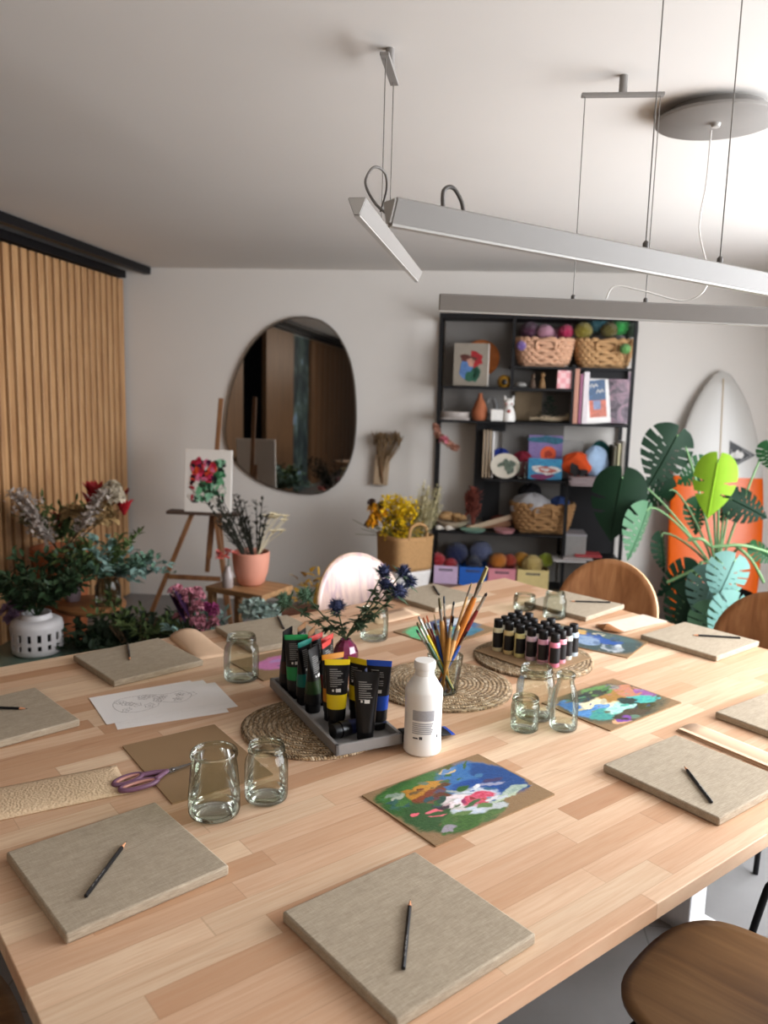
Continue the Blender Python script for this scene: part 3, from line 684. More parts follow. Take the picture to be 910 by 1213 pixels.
# ---------------------------------------------------------------- glass jars
glass = m_glass('clear_glass')
def jar(bx, by, rimy, wpx, kind, label, z0=TZ):
    p = on_z(bx, by, z0+.002); d = p-V((0, 0, EYE)); dep = d.dot(_f)
    r = wpx/2/FOC*dep; H = on_y(bx, rimy, p.y).z-z0
    root = thing('glass_jar', label, 'jar', (p.x, p.y, z0+.0003), 0, 'empty clear glass jars')
    t = .0022
    if kind == 'taper':
        out = [(0, .0005), (r*.80, .0005), (r*.95, .004), (r, .012), (r*.985, H*.35), (r*.90, H*.75), (r*.85, H*.86), (r*.83, H*.89), (r*.90, H*.91), (r*.92, H*.94), (r*.90, H*.985), (r*.87, H), (r*.82, H*.985), (r*.80, H*.93)]
        inner = r*.86; n = 10
    elif kind == 'milk':
        out = [(0, .0005), (r*.8, .0005), (r*.97, .005), (r, .014), (r*.99, H*.45), (r*.86, H*.66), (r*.62, H*.82), (r*.56, H*.88), (r*.62, H*.9), (r*.66, H*.93), (r*.66, H*.98), (r*.61, H), (r*.55, H*.98), (r*.52, H*.92)]
        inner = r*.88; n = 12
    elif kind == 'wide':
        out = [(0, .0005), (r*.85, .0005), (r*.97, .004), (r, .012), (r, H*.74), (r*.97, H*.80), (r*.92, H*.83), (r*.90, H*.86), (r*.94, H*.88), (r*.94, H*.90), (r*.90, H*.92), (r*.93, H*.95), (r*.92, H*.985), (r*.88, H), (r*.84, H*.98), (r*.83, H*.9)]
        inner = r*.9; n = 12
    else:
        out = [(0, .0005), (r*.85, .0005), (r*.97, .004), (r, .012), (r, H*.62), (r*.96, H*.72), (r*.84, H*.80), (r*.80, H*.83), (r*.84, H*.85), (r*.84, H*.87), (r*.80, H*.89), (r*.83, H*.91), (r*.83, H*.935), (r*.80, H*.95), (r*.81, H*.985), (r*.77, H), (r*.72, H*.98), (r*.71, H*.88)]
        inner = r*.88; n = 12
    MB().lathe(out, 40).build('glass_body', glass, root, smooth=50)
    MB().lathe([(inner*.80, .004), (inner*.84, .0062), (inner*.95, .008), (inner, .013), (inner*.99, .02)], 40).build('thick_base', glass, root, smooth=60)
    if kind in ('mason', 'wide'):
        rr = r*(.83 if kind == 'mason' else .93); zz = H*(.88 if kind == 'mason' else .90); hh = H*.055
        MB().tube([(rr*1.01*cos(t_), rr*1.01*sin(t_), zz+hh*(t_/(2*pi)-.5)) for t_ in [2*pi*1.2*i/40 for i in range(41)]], .0011, 6).build('screw_thread', glass, root, smooth=60)
    return root
jar(254, 962, 889, 61, 'taper', 'big tapered glass jar in front of the brown card, nearest the scissors')
jar(315.5, 944, 880, 51, 'mason', 'squat screw-top glass jar standing beside the big tapered one')
jar(286, 803, 752, 41, 'mason', 'screw-top glass jar between the kraft bag and the painted card, behind the tray')
jar(443, 756, 719, 33, 'wide', 'plain glass jar behind the purple vase of thistles')
jar(621, 721, 704, 26, 'wide', 'low glass jar behind the paint bottles, nearer the brushes')
jar(656.5, 731, 701, 27, 'mason', 'tall glass jar behind the paint bottles, in front of the pale canvas')
jar(633, 848, 789, 45, 'mason', 'tallest screw-top glass jar of the trio before the paint bottles')
jar(621, 863, 825, 33, 'wide', 'small wide-mouthed glass jar in front of the tallest jar of the trio')
jar(667, 862, 797, 33, 'milk', 'narrow-necked milk bottle shaped jar beside the painted palette card')
# ---------------------------------------------------------------- scissors
mauve = mat('mauve_plastic', '#77546b', .4, 0, .05); mauve2 = mat('pink_rubber', '#b8867c', .5, 0, .05); steel = mat('polished_steel', '#b9b9bb', .22, 1.0, .04)
h0, h1 = on_z(139, 938, TZ), on_z(236, 906, TZ); d = h1-h0
sc = thing('scissors', 'pair of mauve-handled scissors lying with blades on the brown card', 'scissors', (h0.x, h0.y, TZ+.0045), atan2(d.y, d.x))
def loop(cx, cy, rx, ry, rot, n=28): return [(cx+rx*cos(t)*cos(rot)-ry*sin(t)*sin(rot), cy+rx*cos(t)*sin(rot)+ry*sin(t)*cos(rot), .006) for t in [2*pi*i/n for i in range(n+1)]]
for s, rx in ((1, .034), (-1, .042)):
    hd = MB().tube(loop(rx, s*.019, rx, .0155, s*.10), .0058, 10, flat=.9).tube(crom([(rx*1.9, s*.020, .006), (.10, s*.010, .006), (.122, -s*.002, .006)], 5), [.007]*6+[.0065]*4+[.006], 10, flat=.8).build('handle', mauve, sc, smooth=60)
    MB().tube([(x, y, .0065) for x, y, _ in loop(rx, s*.019, rx-.006, .0105, s*.10)], .0036, 8).build('rubber_lining', mauve2, hd, smooth=60)
    MB().prism([(.115, s*.002-.006), (.115, s*.002+.006), (.15, -s*.001+.006), (.222, -s*.002+s*.001), (.222, -s*.002), (.15, -s*.001-.005)], .004+s*.0012, .0055+s*.0012).build('blade', steel, sc)
MB().lathe([(0, .0005), (.004, .0005), (.004, .009), (0, .0095)], 14, (.135, 0, 0)).build('pivot_screw', steel, sc, smooth=40)
# ---------------------------------------------------------------- tray with paint tubes
concrete = mat('grey_concrete', '#8b8886', .75, 0, .08, 40, .1)
TRA = radians(78.5); TRC = V((1.203, 1.742))
tr = thing('tray', 'long grey stone-look tray holding the standing paint tubes', 'tray', tab(TRC.x, TRC.y, MZ), TAB+TRA)
LX, WY = .50, .182
MB().box((0, 0, .005), (LX-.002, WY-.002, .009)).build('tray_floor', concrete, tr)
mb = MB(); rim = [(LX/2, WY/2), (-LX/2, WY/2), (-LX/2, -WY/2), (LX/2, -WY/2)]
for x, y, w, h in ((0, WY/2-.005, LX, .01), (0, -WY/2+.005, LX, .01), (LX/2-.005, 0, .01, WY), (-LX/2+.005, 0, .01, WY)): mb.box((x, y, .0145), (w, h, .027))
mb.build('tray_rim', concrete, tr, bevel=.002, seg=2)
def tray_pt(p, q, z=.0): # p along the tray away from the viewer, q across
    w = Matrix.Rotation(TRA, 2) @ V((p, -q)); return tab(TRC.x+w.x, TRC.y+w.y, MZ+.0105+z)
tubeblack = mat('tube_black', '#121113', .32, 0, .04); capblack = mat('cap_black', '#0c0b0d', .4, 0, .04, spec=.4); printm = mat('grey_print', '#8f8d8a', .6); printw = mat('white_print', '#dcdad6', .6); foil = mat('crimp_foil', '#c9c6c2', .25, .9)
def tube_mat(n, c): return mat('tube_'+n, c, .38, 0, .06)
def paint_tube(label, band, strip=None, h=.155, capr=.0185):
    r = thing('paint_tube', label, 'paint tube', (0, 0, 0), 0, 'acrylic paint tubes in and beside the tray')
    MB().lathe([(0, 0), (capr*.96, 0), (capr, .002), (capr, .019), (capr*.9, .021), (0, .021)], 24).build('screw_cap', capblack, r, smooth=40)
    R0 = .0205; W = .029; zb = .021
    def prof(z):
        f = (z-zb)/(h-zb); f = max(0, min(1, f)); return R0+(W-R0)*f**1.1, R0*(1-f**1.25)+.0011
    def sh(u, z, off=0.0):
        a = 2*pi*u; wx, wy = prof(z); return ((wx+off)*cos(a), (wy+off)*sin(a), z)
    def seg(z0, z1, off=0, n=36, k=6): return MB().grid(lambda u, v: sh(u, z0+(z1-z0)*v, off), n, k)
    bd = seg(zb, h-.012, 0, 36, 14)
    body = bd.build('tube_body', tubeblack, r, smooth=60, weld=True)
    MB().lathe([(0, .021), (R0*.98, .0208)], 36).build('shoulder', tubeblack, r)
    if band: seg(.046, .078, .0003, 36, 3).build('colour_band', band, r, smooth=60)
    seg(h-.012, h, .0002, 36, 2).build('crimped_end', strip or tubeblack, r, smooth=60)
    mb = MB(); rg = random.Random(len(label))
    for s in (.75,):
        for i in range(9):
            z = h-.022-.0046*i; w = rg.uniform(.085, .11) if i % 4 else .06
            if z < .088: continue
            mb.grid(lambda u, v: sh(s-.105+.19*w/.11*u*1.05, z+.0018*v, .0006), 8, 1)
    mb.build('small_print', printm, r)
    mb = MB(); mb.grid(lambda u, v: sh(.73+.075*u, .0845+.0075*v, .0006), 8, 1); mb.grid(lambda u, v: sh(.675+.03*u, .0855+.005*v, .0006), 4, 1); mb.build('recycling_mark', printw, r)
    return r
GRN = tube_mat('emerald', '#1f8a4c'); TEAL = tube_mat('teal', '#176a5e'); DGRN = tube_mat('olive', '#24401f'); ORG = tube_mat('orange', '#b8791f'); YEL = tube_mat('yellow', '#e3c81e'); BLU = tube_mat('blue', '#1748a8'); RED = tube_mat('red', '#b23a34'); CRIM = tube_mat('crimson', '#8d1f26'); TAN = tube_mat('umber', '#7d5a3a'); NAVY = tube_mat('navy', '#1c2448'); BRN = tube_mat('brown', '#3a2016')
def put_tube(p, q, rz, label, band, strip=None, h=.155, tiltx=0.0, tilty=0.0):
    t = paint_tube(label, band, strip, h); t.location = tray_pt(p, q); t.rotation_euler = (tiltx, tilty, rz); t.scale = (1.14, 1.14, 1.17); return t
# rz: 0 shows the printed face to the viewer
put_tube(.190, -.058, 1.25, 'black paint tube standing at the far end of the tray, edge-on', BRN)
put_tube(.128, -.055, .18, 'paint tube with an emerald green band and strip standing in the tray', GRN, GRN)
put_tube(.072, -.050, 1.05, 'paint tube with a teal green band standing behind the dark green one', TEAL, TEAL)
put_tube(.012, -.048, 1.2, 'paint tube with a dark olive green band standing in the tray', DGRN)
put_tube(.215, -.005, 1.3, 'black tube with a brown pointed crimp behind the emerald tube', TAN, TAN)
put_tube(.160, .004, 1.35, 'black tube with umber crimp behind the teal tube', TAN, TAN)
put_tube(.108, -.004, 1.0, 'paint tube with a bright red crimped strip behind the teal tube', RED, RED)
put_tube(.084, .022, 1.1, 'paint tube with a red crimp leaning near the purple vase', RED, RED)
put_tube(.046, .004, 1.25, 'crimson-banded paint tube half hidden behind the olive tube', CRIM, RED)
put_tube(-.060, -.022, .55, 'paint tube with an orange band half hidden behind the yellow one', ORG, ORG)
put_tube(-.108, -.030, .12, 'paint tube with a bright yellow band and strip facing out', YEL, YEL)
put_tube(-.076, .046, -.5, 'second yellow-striped paint tube behind the black one', YEL, YEL, .14)
put_tube(-.205, .008, .0, 'all-black paint tube standing foremost in the tray', None, None, .150)
put_tube(-.156, .067, -.12, 'paint tube with a bright blue band standing beside the foremost black one', BLU, BLU)
put_tube(-.112, .070, .9, 'navy paint tube squeezed behind the bright blue one', NAVY, NAVY, .13)
t = paint_tube('navy paint tube lying in the tray with its black cap towards the viewer', NAVY, NAVY, .15)
t.location = tray_pt(-.178, -.070, .0205); t.rotation_euler = (radians(90), 0, radians(127))
t = paint_tube('black paint tube lying on the table behind the white bottle', None, BLU, .15)
q0, q1 = on_z(473, 872, TZ+.02), on_z(552, 862, TZ+.01); d = q1-q0
t.location = (q0.x, q0.y, TZ+.0212); t.rotation_euler = (radians(94), 0, atan2(d.y, d.x)+pi/2)
# ---------------------------------------------------------------- white bottle
wplast = mat('white_plastic', '#e4e1dc', .38, 0, .02, spec=.45); greyp = mat('grey_label_print', '#a5a3a5', .6, 0, .25, 400); darkp = mat('dark_label_print', '#4a484b', .6)
wb_ = on_z(500, 888, TZ); H = .197; r0 = .0445
wb = thing('paint_bottle', 'tall white plastic bottle with grey printed label and flip cap', 'bottle', (wb_.x, wb_.y, TZ+.0004), radians(8)); wb.scale = (1.06, 1.06, 1.2)
MB().lathe([(0, 0), (r0*.93, 0), (r0, .004), (r0, .030), (r0*.985, .032), (r0*.985, .108), (r0, .111), (r0, .132), (r0*.97, .137), (r0*.55, .163), (r0*.47, .166), (0, .166)], 44).build('bottle_body', wplast, wb, smooth=35)
cp = MB().lathe([(r0*.44, .164), (r0*.5, .166), (r0*.5, .178), (r0*.57, .180), (r0*.57, .192), (r0*.53, .196), (0, .197)], 36).build('flip_cap', wplast, wb, smooth=40)
def wrap(u0, u1, z0, z1, off=.0004): return lambda u, v: ((r0*.985+off)*cos(u0+(u1-u0)*u), (r0*.985+off)*sin(u0+(u1-u0)*u), z0+(z1-z0)*v)
mb = MB(); mb.grid(wrap(-2.35, -1.15, .078, .100), 12, 1)
for i in range(6): mb.grid(wrap(-2.35, -1.2-.05*(i % 3), .0735-.0042*i-.0026, .0735-.0042*i), 12, 1)
mb.build('label_text_panel', greyp, wb)
mb = MB(); mb.grid(wrap(-1.95, -1.78, .0385, .0445), 4, 1); mb.grid(wrap(-2.3, -2.02, .039, .042), 4, 1); mb.grid(wrap(-.95, -.85, .040, .046), 3, 1); mb.build('label_mark', darkp, wb)
# ---------------------------------------------------------------- glass of brushes
cupc = on_z(526, 819, MZ); cup = thing('glass_tumbler', 'clear tapered glass tumbler holding the paint brushes', 'glass', (cupc.x, cupc.y, MZ), 0)
CH = .112; CR0, CR1 = .040, .053
MB().lathe([(0, .0006), (CR0*.9, .0006), (CR0, .004), (CR1, CH), (CR1-.001, CH+.001), (CR1-.002, CH), (CR1-.003, CH*.9)], 40).build('glass_body', glass, cup, smooth=50)
MB().lathe([(0, .008), (CR0*.9, .0085), (CR0*.95, .014)], 40).build('thick_base', glass, cup, smooth=60)
HW = {'orange': '#b5702c', 'ochre': '#a97a3c', 'red': '#6f1f1c', 'wood': '#c9a06c', 'yellow': '#d8c02a', 'blue': '#2d56a8', 'green': '#3d5a44', 'black': '#1b1a1c', 'white': '#d8d6d0', 'brown': '#5f3a20'}
BR = {'tan': '#8f8256', 'dark': '#2a1612', 'slate': '#2f3a44', 'grey': '#8d8a84', 'rust': '#a8552a', 'olive': '#6a6244', 'sand': '#b09468'}
def brush(tip, dy, base, handle, br, wr, ln_b, ln_f, label, flatb=False, hr=.0038):
    t = on_y(tip[0], tip[1], cupc.y+dy); b = V((cupc.x+base[0], cupc.y+base[1], MZ+.012))
    d = (t-b); L = d.length; dn = d.normalized()
    r = thing('paint_brush', label, 'paint brush', b, 0, 'paint brushes standing in the glass tumbler')
    q = dn.to_track_quat('Z', 'Y'); r.rotation_mode = 'QUATERNION'; r.rotation_quaternion = q
    hl = L-ln_b-ln_f; hr *= 1.35; wr *= 1.2
    MB().tube([(0, 0, 0), (0, 0, hl*.3), (0, 0, hl*.75), (0, 0, hl*.95), (0, 0, hl)], [hr*.45, hr*.8, hr*1.25, hr*1.0, hr*.8], 10).build('handle', mat('handle_'+handle, HW[handle], .35, 0, .08), r, smooth=60)
    fl = .5 if flatb else 1
    MB().at(sc=(1, fl, 1)).tube([(0, 0, hl-.002), (0, 0, hl+ln_f*.5), (0, 0, hl+ln_f)], [hr*.9, wr*.95, wr], 12).build('ferrule', mat('ferrule_metal', '#a9a59c', .3, .9), r, smooth=60)
    MB().at(sc=(1, fl*.8, 1)).tube([(0, 0, hl+ln_f-.001), (0, 0, hl+ln_f+ln_b*.5), (0, 0, L)], [wr*.95, wr*1.12, wr*(.85 if flatb else .15)], 12).build('bristles', mat('bristle_'+br, BR[br], .8, 0, .25, 200), r, smooth=60)
BL = [((577, 672), -.01, (-.022, .0), 'orange', 'tan', .0125, .045, .05, 'largest paint brush, wide tan bristles and steel ferrule, leaning outermost', True, .0062),
 ((577, 702), .01, (-.026, .006), 'red', 'dark', .0042, .012, .045, 'slim brush with dark red handle and black round tip leaning beside the largest one', False, .0042),
 ((559, 690), .02, (-.018, .012), 'wood', 'sand', .0026, .012, .03, 'very thin pale brush rising between the largest brush and the red-handled one', False, .0026),
 ((520.5, 709), -.015, (.012, -.012), 'ochre', 'olive', .0085, .03, .035, 'brush with ochre handle and rounded olive bristles standing upright', True, .0055),
 ((526, 706.5), .005, (.010, .004), 'brown', 'slate', .0055, .02, .04, 'upright brush with a slanted dark tip beside the olive-bristled one', True, .004),
 ((538, 712), .03, (-.004, .02), 'orange', 'slate', .003, .012, .03, 'small brush with a blue-black pointed tip in the middle of the glass', False, .003),
 ((514.5, 728), .02, (.014, .018), 'wood', 'sand', .004, .014, .03, 'short brush with sandy fan-like tip behind the olive-bristled one', True, .003),
 ((495.5, 729.5), -.02, (.026, -.008), 'yellow', 'grey', .0035, .012, .05, 'yellow-handled brush with silver ferrule leaning far out over the green board', False, .0036),
 ((494.5, 738), -.03, (.024, -.016), 'green', 'olive', .0075, .016, .05, 'wide grey-olive flat brush leaning low over the glass rim', True, .0042),
 ((493, 745.5), -.01, (.028, .0), 'white', 'slate', .003, .012, .04, 'thin dark-tipped brush with white handle leaning lowest over the rim', False, .0028),
 ((501.5, 732), .02, (.02, .012), 'orange', 'rust', .005, .015, .02, 'brush with a rust-orange tip, outer one of the rust pair', True, .0035),
 ((505.5, 729.5), .03, (.018, .018), 'red', 'rust', .005, .02, .02, 'brush with a brick-red tip, inner one of the rust pair', True, .0035),
 ((514.5, 739), .0, (.010, .01), 'blue', 'dark', .006, .018, .018, 'short brush with a square dark red-brown tip low in the bunch', True, .0036),
 ((537, 730), .012, (-.008, .008), 'orange', 'dark', .006, .02, .02, 'brush with a broad dark brown tip behind the ochre handle', True, .004),
 ((552, 732), .02, (-.02, .016), 'black', 'dark', .004, .016, .03, 'black-handled brush close beside the largest brush', False, .0036),
 ((543.5, 740), -.02, (-.012, -.012), 'wood', 'sand', .0062, .015, .03, 'brush with a pale wooden rounded end low before the largest one', False, .005),
 ((554, 748), .0, (-.024, -.004), 'blue', 'slate', .0045, .018, .03, 'blue-handled brush with dark flat tip leaning lowest beside the red-handled one', True, .0034),
 ((534.5, 741), -.025, (-.006, -.02), 'ochre', 'tan', .005, .014, .02, 'short ochre brush with a cream tip in the middle front of the bunch', False, .0042)]
for x in BL: brush(*x)
# ---------------------------------------------------------------- small paint bottles on their card
ca_, cb_ = 2.048, 1.765
flat('brown_card', ca_, cb_, radians(3), .26, .29, MZ+.0005, .003, cardm, 'brown card lying on the seagrass mat under the paint bottles', 'card')
BZ = MZ+.0037
labm = mat('black_label', '#131114', .5, 0, .05)
def small_bottle(label, c):
    r = thing('acrylic_bottle', label, 'bottle', (0, 0, 0), 0, 'black-capped small paint bottles')
    m = mat('paint_'+c.strip('#'), c, .35, 0, .03)
    MB().lathe([(0, 0), (.0165, 0), (.0178, .002), (.0178, .074), (.0165, .080), (.0125, .084), (0, .084)], 24).build('bottle_body', m, r, smooth=40)
    MB().grid(lambda u, v: (.0181*cos(-2.75+3.1*u), .0181*sin(-2.75+3.1*u), .014+.052*v), 20, 1).build('wrap_label', labm, r, smooth=60)
    MB().lathe([(0, .082), (.0145, .082), (.0150, .083), (.0148, .108), (.0138, .110), (0, .110)], 28).build('screw_cap', capblack, r, smooth=40)
    return r
front = ['#e3dfc0', '#e2cf9a', '#e4dc9c', '#d9c2cf', '#dba6bb', '#e08aa0']
frontl = ['small paint bottle of cream paint at the corner nearest the brushes', 'small bottle of buff yellow paint with a reddish label top', 'small bottle of pale lemon paint in the front row', 'small bottle of pale lilac paint in the front row', 'small bottle of light pink paint next to the foremost one', 'foremost small bottle, of strong pink paint, at the block corner']
side = ['#e2a4b0', '#c9cfc6', '#b9c6d2']
sidel = ['small bottle of rose paint just behind the foremost pink one', 'small bottle of pale grey-green paint on the side facing the milk bottle jar', 'small bottle of pale blue paint at the far end of that side']
f0, f1, f2 = toT(on_z(589, 770, BZ)), toT(on_z(656, 789, BZ)), toT(on_z(678, 776, BZ))
ex = (f1-f0)/5; ey = (f2-f1)/3
ex = ex*(max(.0385, ex.length)/ex.length); ey = ey*(max(.0385, ey.length)/ey.length)
rg = random.Random(11); bases = {}
for j in range(4):
    for i in range(6):
        if (i, j) in ((2, 3), (4, 3)): continue
        p = f1+ex*(i-5)+ey*j
        if j == 0: c, lab = front[i], frontl[i]
        elif i == 5: c, lab = side[j-1], sidel[j-1]
        else: c, lab = '#d8d4c8', 'black-capped paint bottle inside the block, only its cap showing above the others'
        if c not in bases: bases[c] = o = small_bottle(lab, c); o.location = tab(p.x, p.y, BZ); o.rotation_euler = (0, 0, rg.uniform(-.25, .25))
        else: dup(bases[c], tab(p.x, p.y, BZ), rg.uniform(-.4, .4), lab, 'black-capped small paint bottles')
# ---------------------------------------------------------------- thistle vase
vp = on_z(409, 789, TZ); vc = V((vp.x, vp.y, TZ+.0004))
vm = NT('purple_glass'); lw = vm.n('LayerWeight'); lw.inputs['Blend'].default_value = .4
vm.col(vm.ramp(lw.outputs['Facing'], [(0, '#8a3a5c'), (.5, '#5d1c3a'), (1, '#2c0d1c')])); vm.rough(.08); vm.b.inputs['Specular IOR Level'].default_value = .8
vz = thing('bud_vase', 'small round faceted purple glass vase holding thistles', 'vase', vc, 0)
MB().lathe([(0, 0), (.022, 0), (.034, .012), (.042, .034), (.041, .052), (.033, .072), (.022, .084), (.017, .088), (.018, .092), (.014, .092), (.013, .08)], 11).build('vase_body', vm.m, vz)
stemm = mat('stem_green', '#4a5638', .7); thl = mat('thistle_leaf', '#3f5138', .7, 0, .25); thb = mat('thistle_blue', '#2b3150', .8, 0, .35, 200); thg = mat('thistle_green', '#4f6a52', .8, 0, .3, 200)
mouth = vc+V((0, 0, .09))
HEADS = [((399, 718), -.01, .030, thb, 'blue thistle on a short stem just above the purple vase', .3), ((455, 677), .02, .028, thb, 'blue thistle highest and innermost of the tall cluster', .5), ((478, 677), .03, .028, thb, 'blue thistle at the top outer side of the tall cluster', .5),
 ((473, 700), .0, .033, thb, 'darkest violet thistle hanging lowest in the tall cluster', .5), ((457, 692), .01, .027, thb, 'thistle in the middle of the tall cluster, amid green bracts', .5), ((486, 689), .03, .026, thb, 'thistle furthest out in the tall cluster', .5),
 ((337, 712), -.02, .032, thg, 'pale green thistle furthest from the vase on the other side', -.5), ((362, 705), .0, .032, thg, 'green thistle between the blue one and the furthest pale one', -.4)]
rg = random.Random(21)
for (px, py), dy, R, hm, lab, bend in HEADS:
    R *= 1.02; h = on_y(px, py, vc.y+dy); r = thing('thistle_stem', lab, 'flower', mouth, 0, 'sea holly thistles in the purple vase')
    hl = h-mouth; foot = V((rg.uniform(-.006, .006), rg.uniform(-.006, .006), -.05))
    mid = V((hl.x*.45, hl.y*.5, hl.z*.42)); path = crom([foot, (0, 0, 0), mid, hl], 6)
    MB().tube(path, .0022, 6).build('stem', stemm, r, smooth=60)
    mb = MB(); mb.sphere(hl, (R*.55, R*.55, R*.68), 10, 7); up = (hl-mid).normalized()
    for i in range(170):
        d = V((rg.gauss(0, 1), rg.gauss(0, 1), rg.gauss(0, 1))).normalized()
        mb.tube([hl+d*R*.45, hl+d*R*rg.uniform(.85, 1.1)], [.0017, .0003], 3, cap=False)
    mb.build('thistle_head', hm, r)
    mb = MB(); nd = mid*1.05
    q = up.to_track_quat('Z', 'Y')
    for i in range(9):
        a = 2*pi*i/9; d = q @ V((cos(a), sin(a), .25)); mb.leaf(hl-up*R*.5, d, R*1.7, .009, .1)
    mb.build('bracts', thg if hm is thb else thl, r)
    mb = MB()
    for c0 in (mid*.62, mid*1.0, mid+(hl-mid)*.45):
        for i in range(5):
            a = rg.uniform(0, 6.28); d = V((cos(a), sin(a), rg.uniform(-.1, .6)))
            for k in (-.45, 0, .45):
                d2 = V((cos(a+k), sin(a+k), d.z)); mb.leaf(c0+V((0, 0, .002)), d2, rg.uniform(.030, .052)*(1 if k == 0 else .75), .012, .2)
    mb.build('spiny_leaves', thl, r)
# ================================================================== along the back wall
def wallthing(name, label, cat, u, v, z, group=None, rz=0.0): return thing(name, label, cat, room(u, v, z), ROOM+rz, group)
# mirror
mp = [(520, 75), (610, 98), (690, 160), (745, 245), (783, 340), (806, 450), (817, 570), (820, 700), (812, 810), (795, 905), (765, 985), (725, 1055), (675, 1102), (610, 1135), (530, 1142), (430, 1130), (340, 1108), (250, 1072), (165, 1015), (95, 945), (50, 870), (32, 780), (38, 680), (55, 570), (80, 470), (115, 380), (160, 290), (215, 215), (285, 148), (360, 105), (440, 80)]
mpts = [on_v(260+x/5.055, 360+y/5.055, VB-.03) for x, y in mp]
mu = sum(p[0] for p in mpts)/len(mpts); mz = sum(p[1] for p in mpts)/len(mpts)
mir = wallthing('wall_mirror', 'large pebble-shaped mirror on the white wall reflecting timber panels', 'mirror', mu, VB-.002, mz)
sm = [(p.x, p.y) for p in crom([(a-mu, b-mz, 0) for a, b in mpts]+[(mpts[0][0]-mu, mpts[0][1]-mz, 0)], 3)][:-1]
mg = NT('mirror_silver'); mg.col(lin('#c9c6c2')); mg.b.inputs['Metallic'].default_value = 1; mg.rough(.02); _n = mg.noise(mg.obj(), 2); mg.col(mg.mix(_n, lin('#c4c1bd'), lin('#cbc8c4')))
def vert(mb, pl, y0, y1):
    n = len(pl); vs = [(x, y0, z) for x, z in pl]+[(x, y1, z) for x, z in pl]
    return mb.add(vs, [tuple(range(n)), tuple(range(n, 2*n))[::-1]]+[(i, n+i, n+(i+1) % n, (i+1) % n) for i in range(n)])
vert(MB(), sm, -.028, -.0005).build('frame_edge', mat('bronze_edge', '#6b625a', .35, .6), mir)
vert(MB(), [(x*.985, z*.985) for x, z in sm], -.0295, -.0285).build('mirror_glass', mg.m, mir)
# dried grass in a flat wall vase
driedm = mat('dried_grass', '#8f7658', .85, 0, .3, 60); kraftdark = mat('bark_brown', '#84664a', .85, 0, .2)
def stalks(mb, c, n, h, spread, r=.0022, rg=None, lean=(0, 0), tipw=0):
    pts = []
    for i in range(n):
        a = rg.uniform(0, 6.28); s = spread*sqrt(rg.random()); e = V(c)+V((s*cos(a)+lean[0], s*sin(a)+lean[1], h*rg.uniform(.75, 1)))
        m = V(c)+(e-V(c))*.5+V((0, 0, h*.08)); mb.tube([V(c)+V((s*cos(a)*.12, s*sin(a)*.12, 0)), m, e], [r, r*.9, r*.5], 4, cap=False); pts.append(e)
    return pts
rg = random.Random(5)
pu, pz = on_v(449, 574, VB-.05); wv = wallthing('wall_vase', 'flat brown wall vase holding a sheaf of dried grass, between mirror and shelving', 'wall vase', pu, VB-.045, pz)
MB().at(rot=(0, .06, 0)).box((.01, 0, .11), (.105, .05, .22)).build('vase_body', mat('tan_wall_vase', '#b09a80', .8, 0, .1), wv, bevel=.006)
mb = MB(); E_ = stalks(mb, (.015, -.01, .05), 80, .30, .10, .003, rg, (.035, 0))
for e in E_:
    for k in range(3): mb.leaf(e, (rg.uniform(-.6, .8), rg.uniform(-.4, .1), 1), .07, .012, .1)
mb.tube([(.0, -.02, .05), (.0, -.02, .385)], .006, 6)
mb.build('dried_grass', driedm, wv)
mb = MB(); stalks(mb, (.03, -.034, .015), 26, .2, .014, .005, rg, (-.02, 0)); mb.build('dried_stems', kraftdark, wv)
# ---------------------------------------------------------------- easel with canvas
easelw = m_wood('easel_beech', '#6f4a30', '#8a6140', '#a1764f', 'Z', 1, .55)
eu, ez = on_v(243, 604, 5.35); EV = 5.35
ea = wallthing('easel', 'wooden tripod studio easel holding the framed flower painting', 'easel', eu, EV, 0)
def eu_(px, py, v=EV): a, z = on_v(px, py, v); return a-eu, z
def bar(mb, p, q, w, d):
    p, q = V(p), V(q); dd = (q-p).normalized(); sx = V((0, 1, 0)).cross(dd).normalized(); sy = dd.cross(sx)
    vs = [c+sx*i*w/2+sy*j*d/2 for c in (p, q) for j in (-1, 1) for i in (-1, 1)]
    return mb.add(vs, [(0, 2, 3, 1), (4, 5, 7, 6), (0, 1, 5, 4), (2, 6, 7, 3), (0, 4, 6, 2), (1, 3, 7, 5)])
tx, tz_ = eu_(255, 472); 
bar(MB(), (tx-.075, .03, .34), (tx, .13, tz_), .03, .02).build('mast', easelw, ea, bevel=.002, seg=1)
lx0, lz0 = eu_(229, 606); lx1, _ = eu_(186, 735); rx0, _ = eu_(255, 606); rx1, _ = eu_(277, 735)
bar(MB(), (lx1-.02, -.12, .0), (lx0, -.005, lz0), .03, .022).build('leg', easelw, ea, bevel=.002, seg=1)
bar(MB(), (rx1+.02, -.12, .0), (rx0, -.005, lz0), .03, .022).build('leg', easelw, ea, bevel=.002, seg=1)
bar(MB(), (tx-.06, .42, .0), (tx-.01, .06, .95), .03, .022).build('leg', easelw, ea, bevel=.002, seg=1)
cx0, cz0 = eu_(205, 680); cx1, _ = eu_(265, 681)
bar(MB(), (cx0, -.075, cz0), (cx1, -.075, cz0), .03, .02).build('crossbar', easelw, ea)
ex0, _ = eu_(202, 604); ex1, _ = eu_(286, 604)
MB().box(((ex0+ex1)/2, -.035, lz0+.0), (ex1-ex0, .10, .022)).build('ledge', mat('easel_ledge', '#55443a', .6), ea, bevel=.002, seg=1)
bar(MB(), (tx-.045, -.012, .45), (tx-.012, .06, 1.0), .028, .02).build('front_slide', easelw, ea)
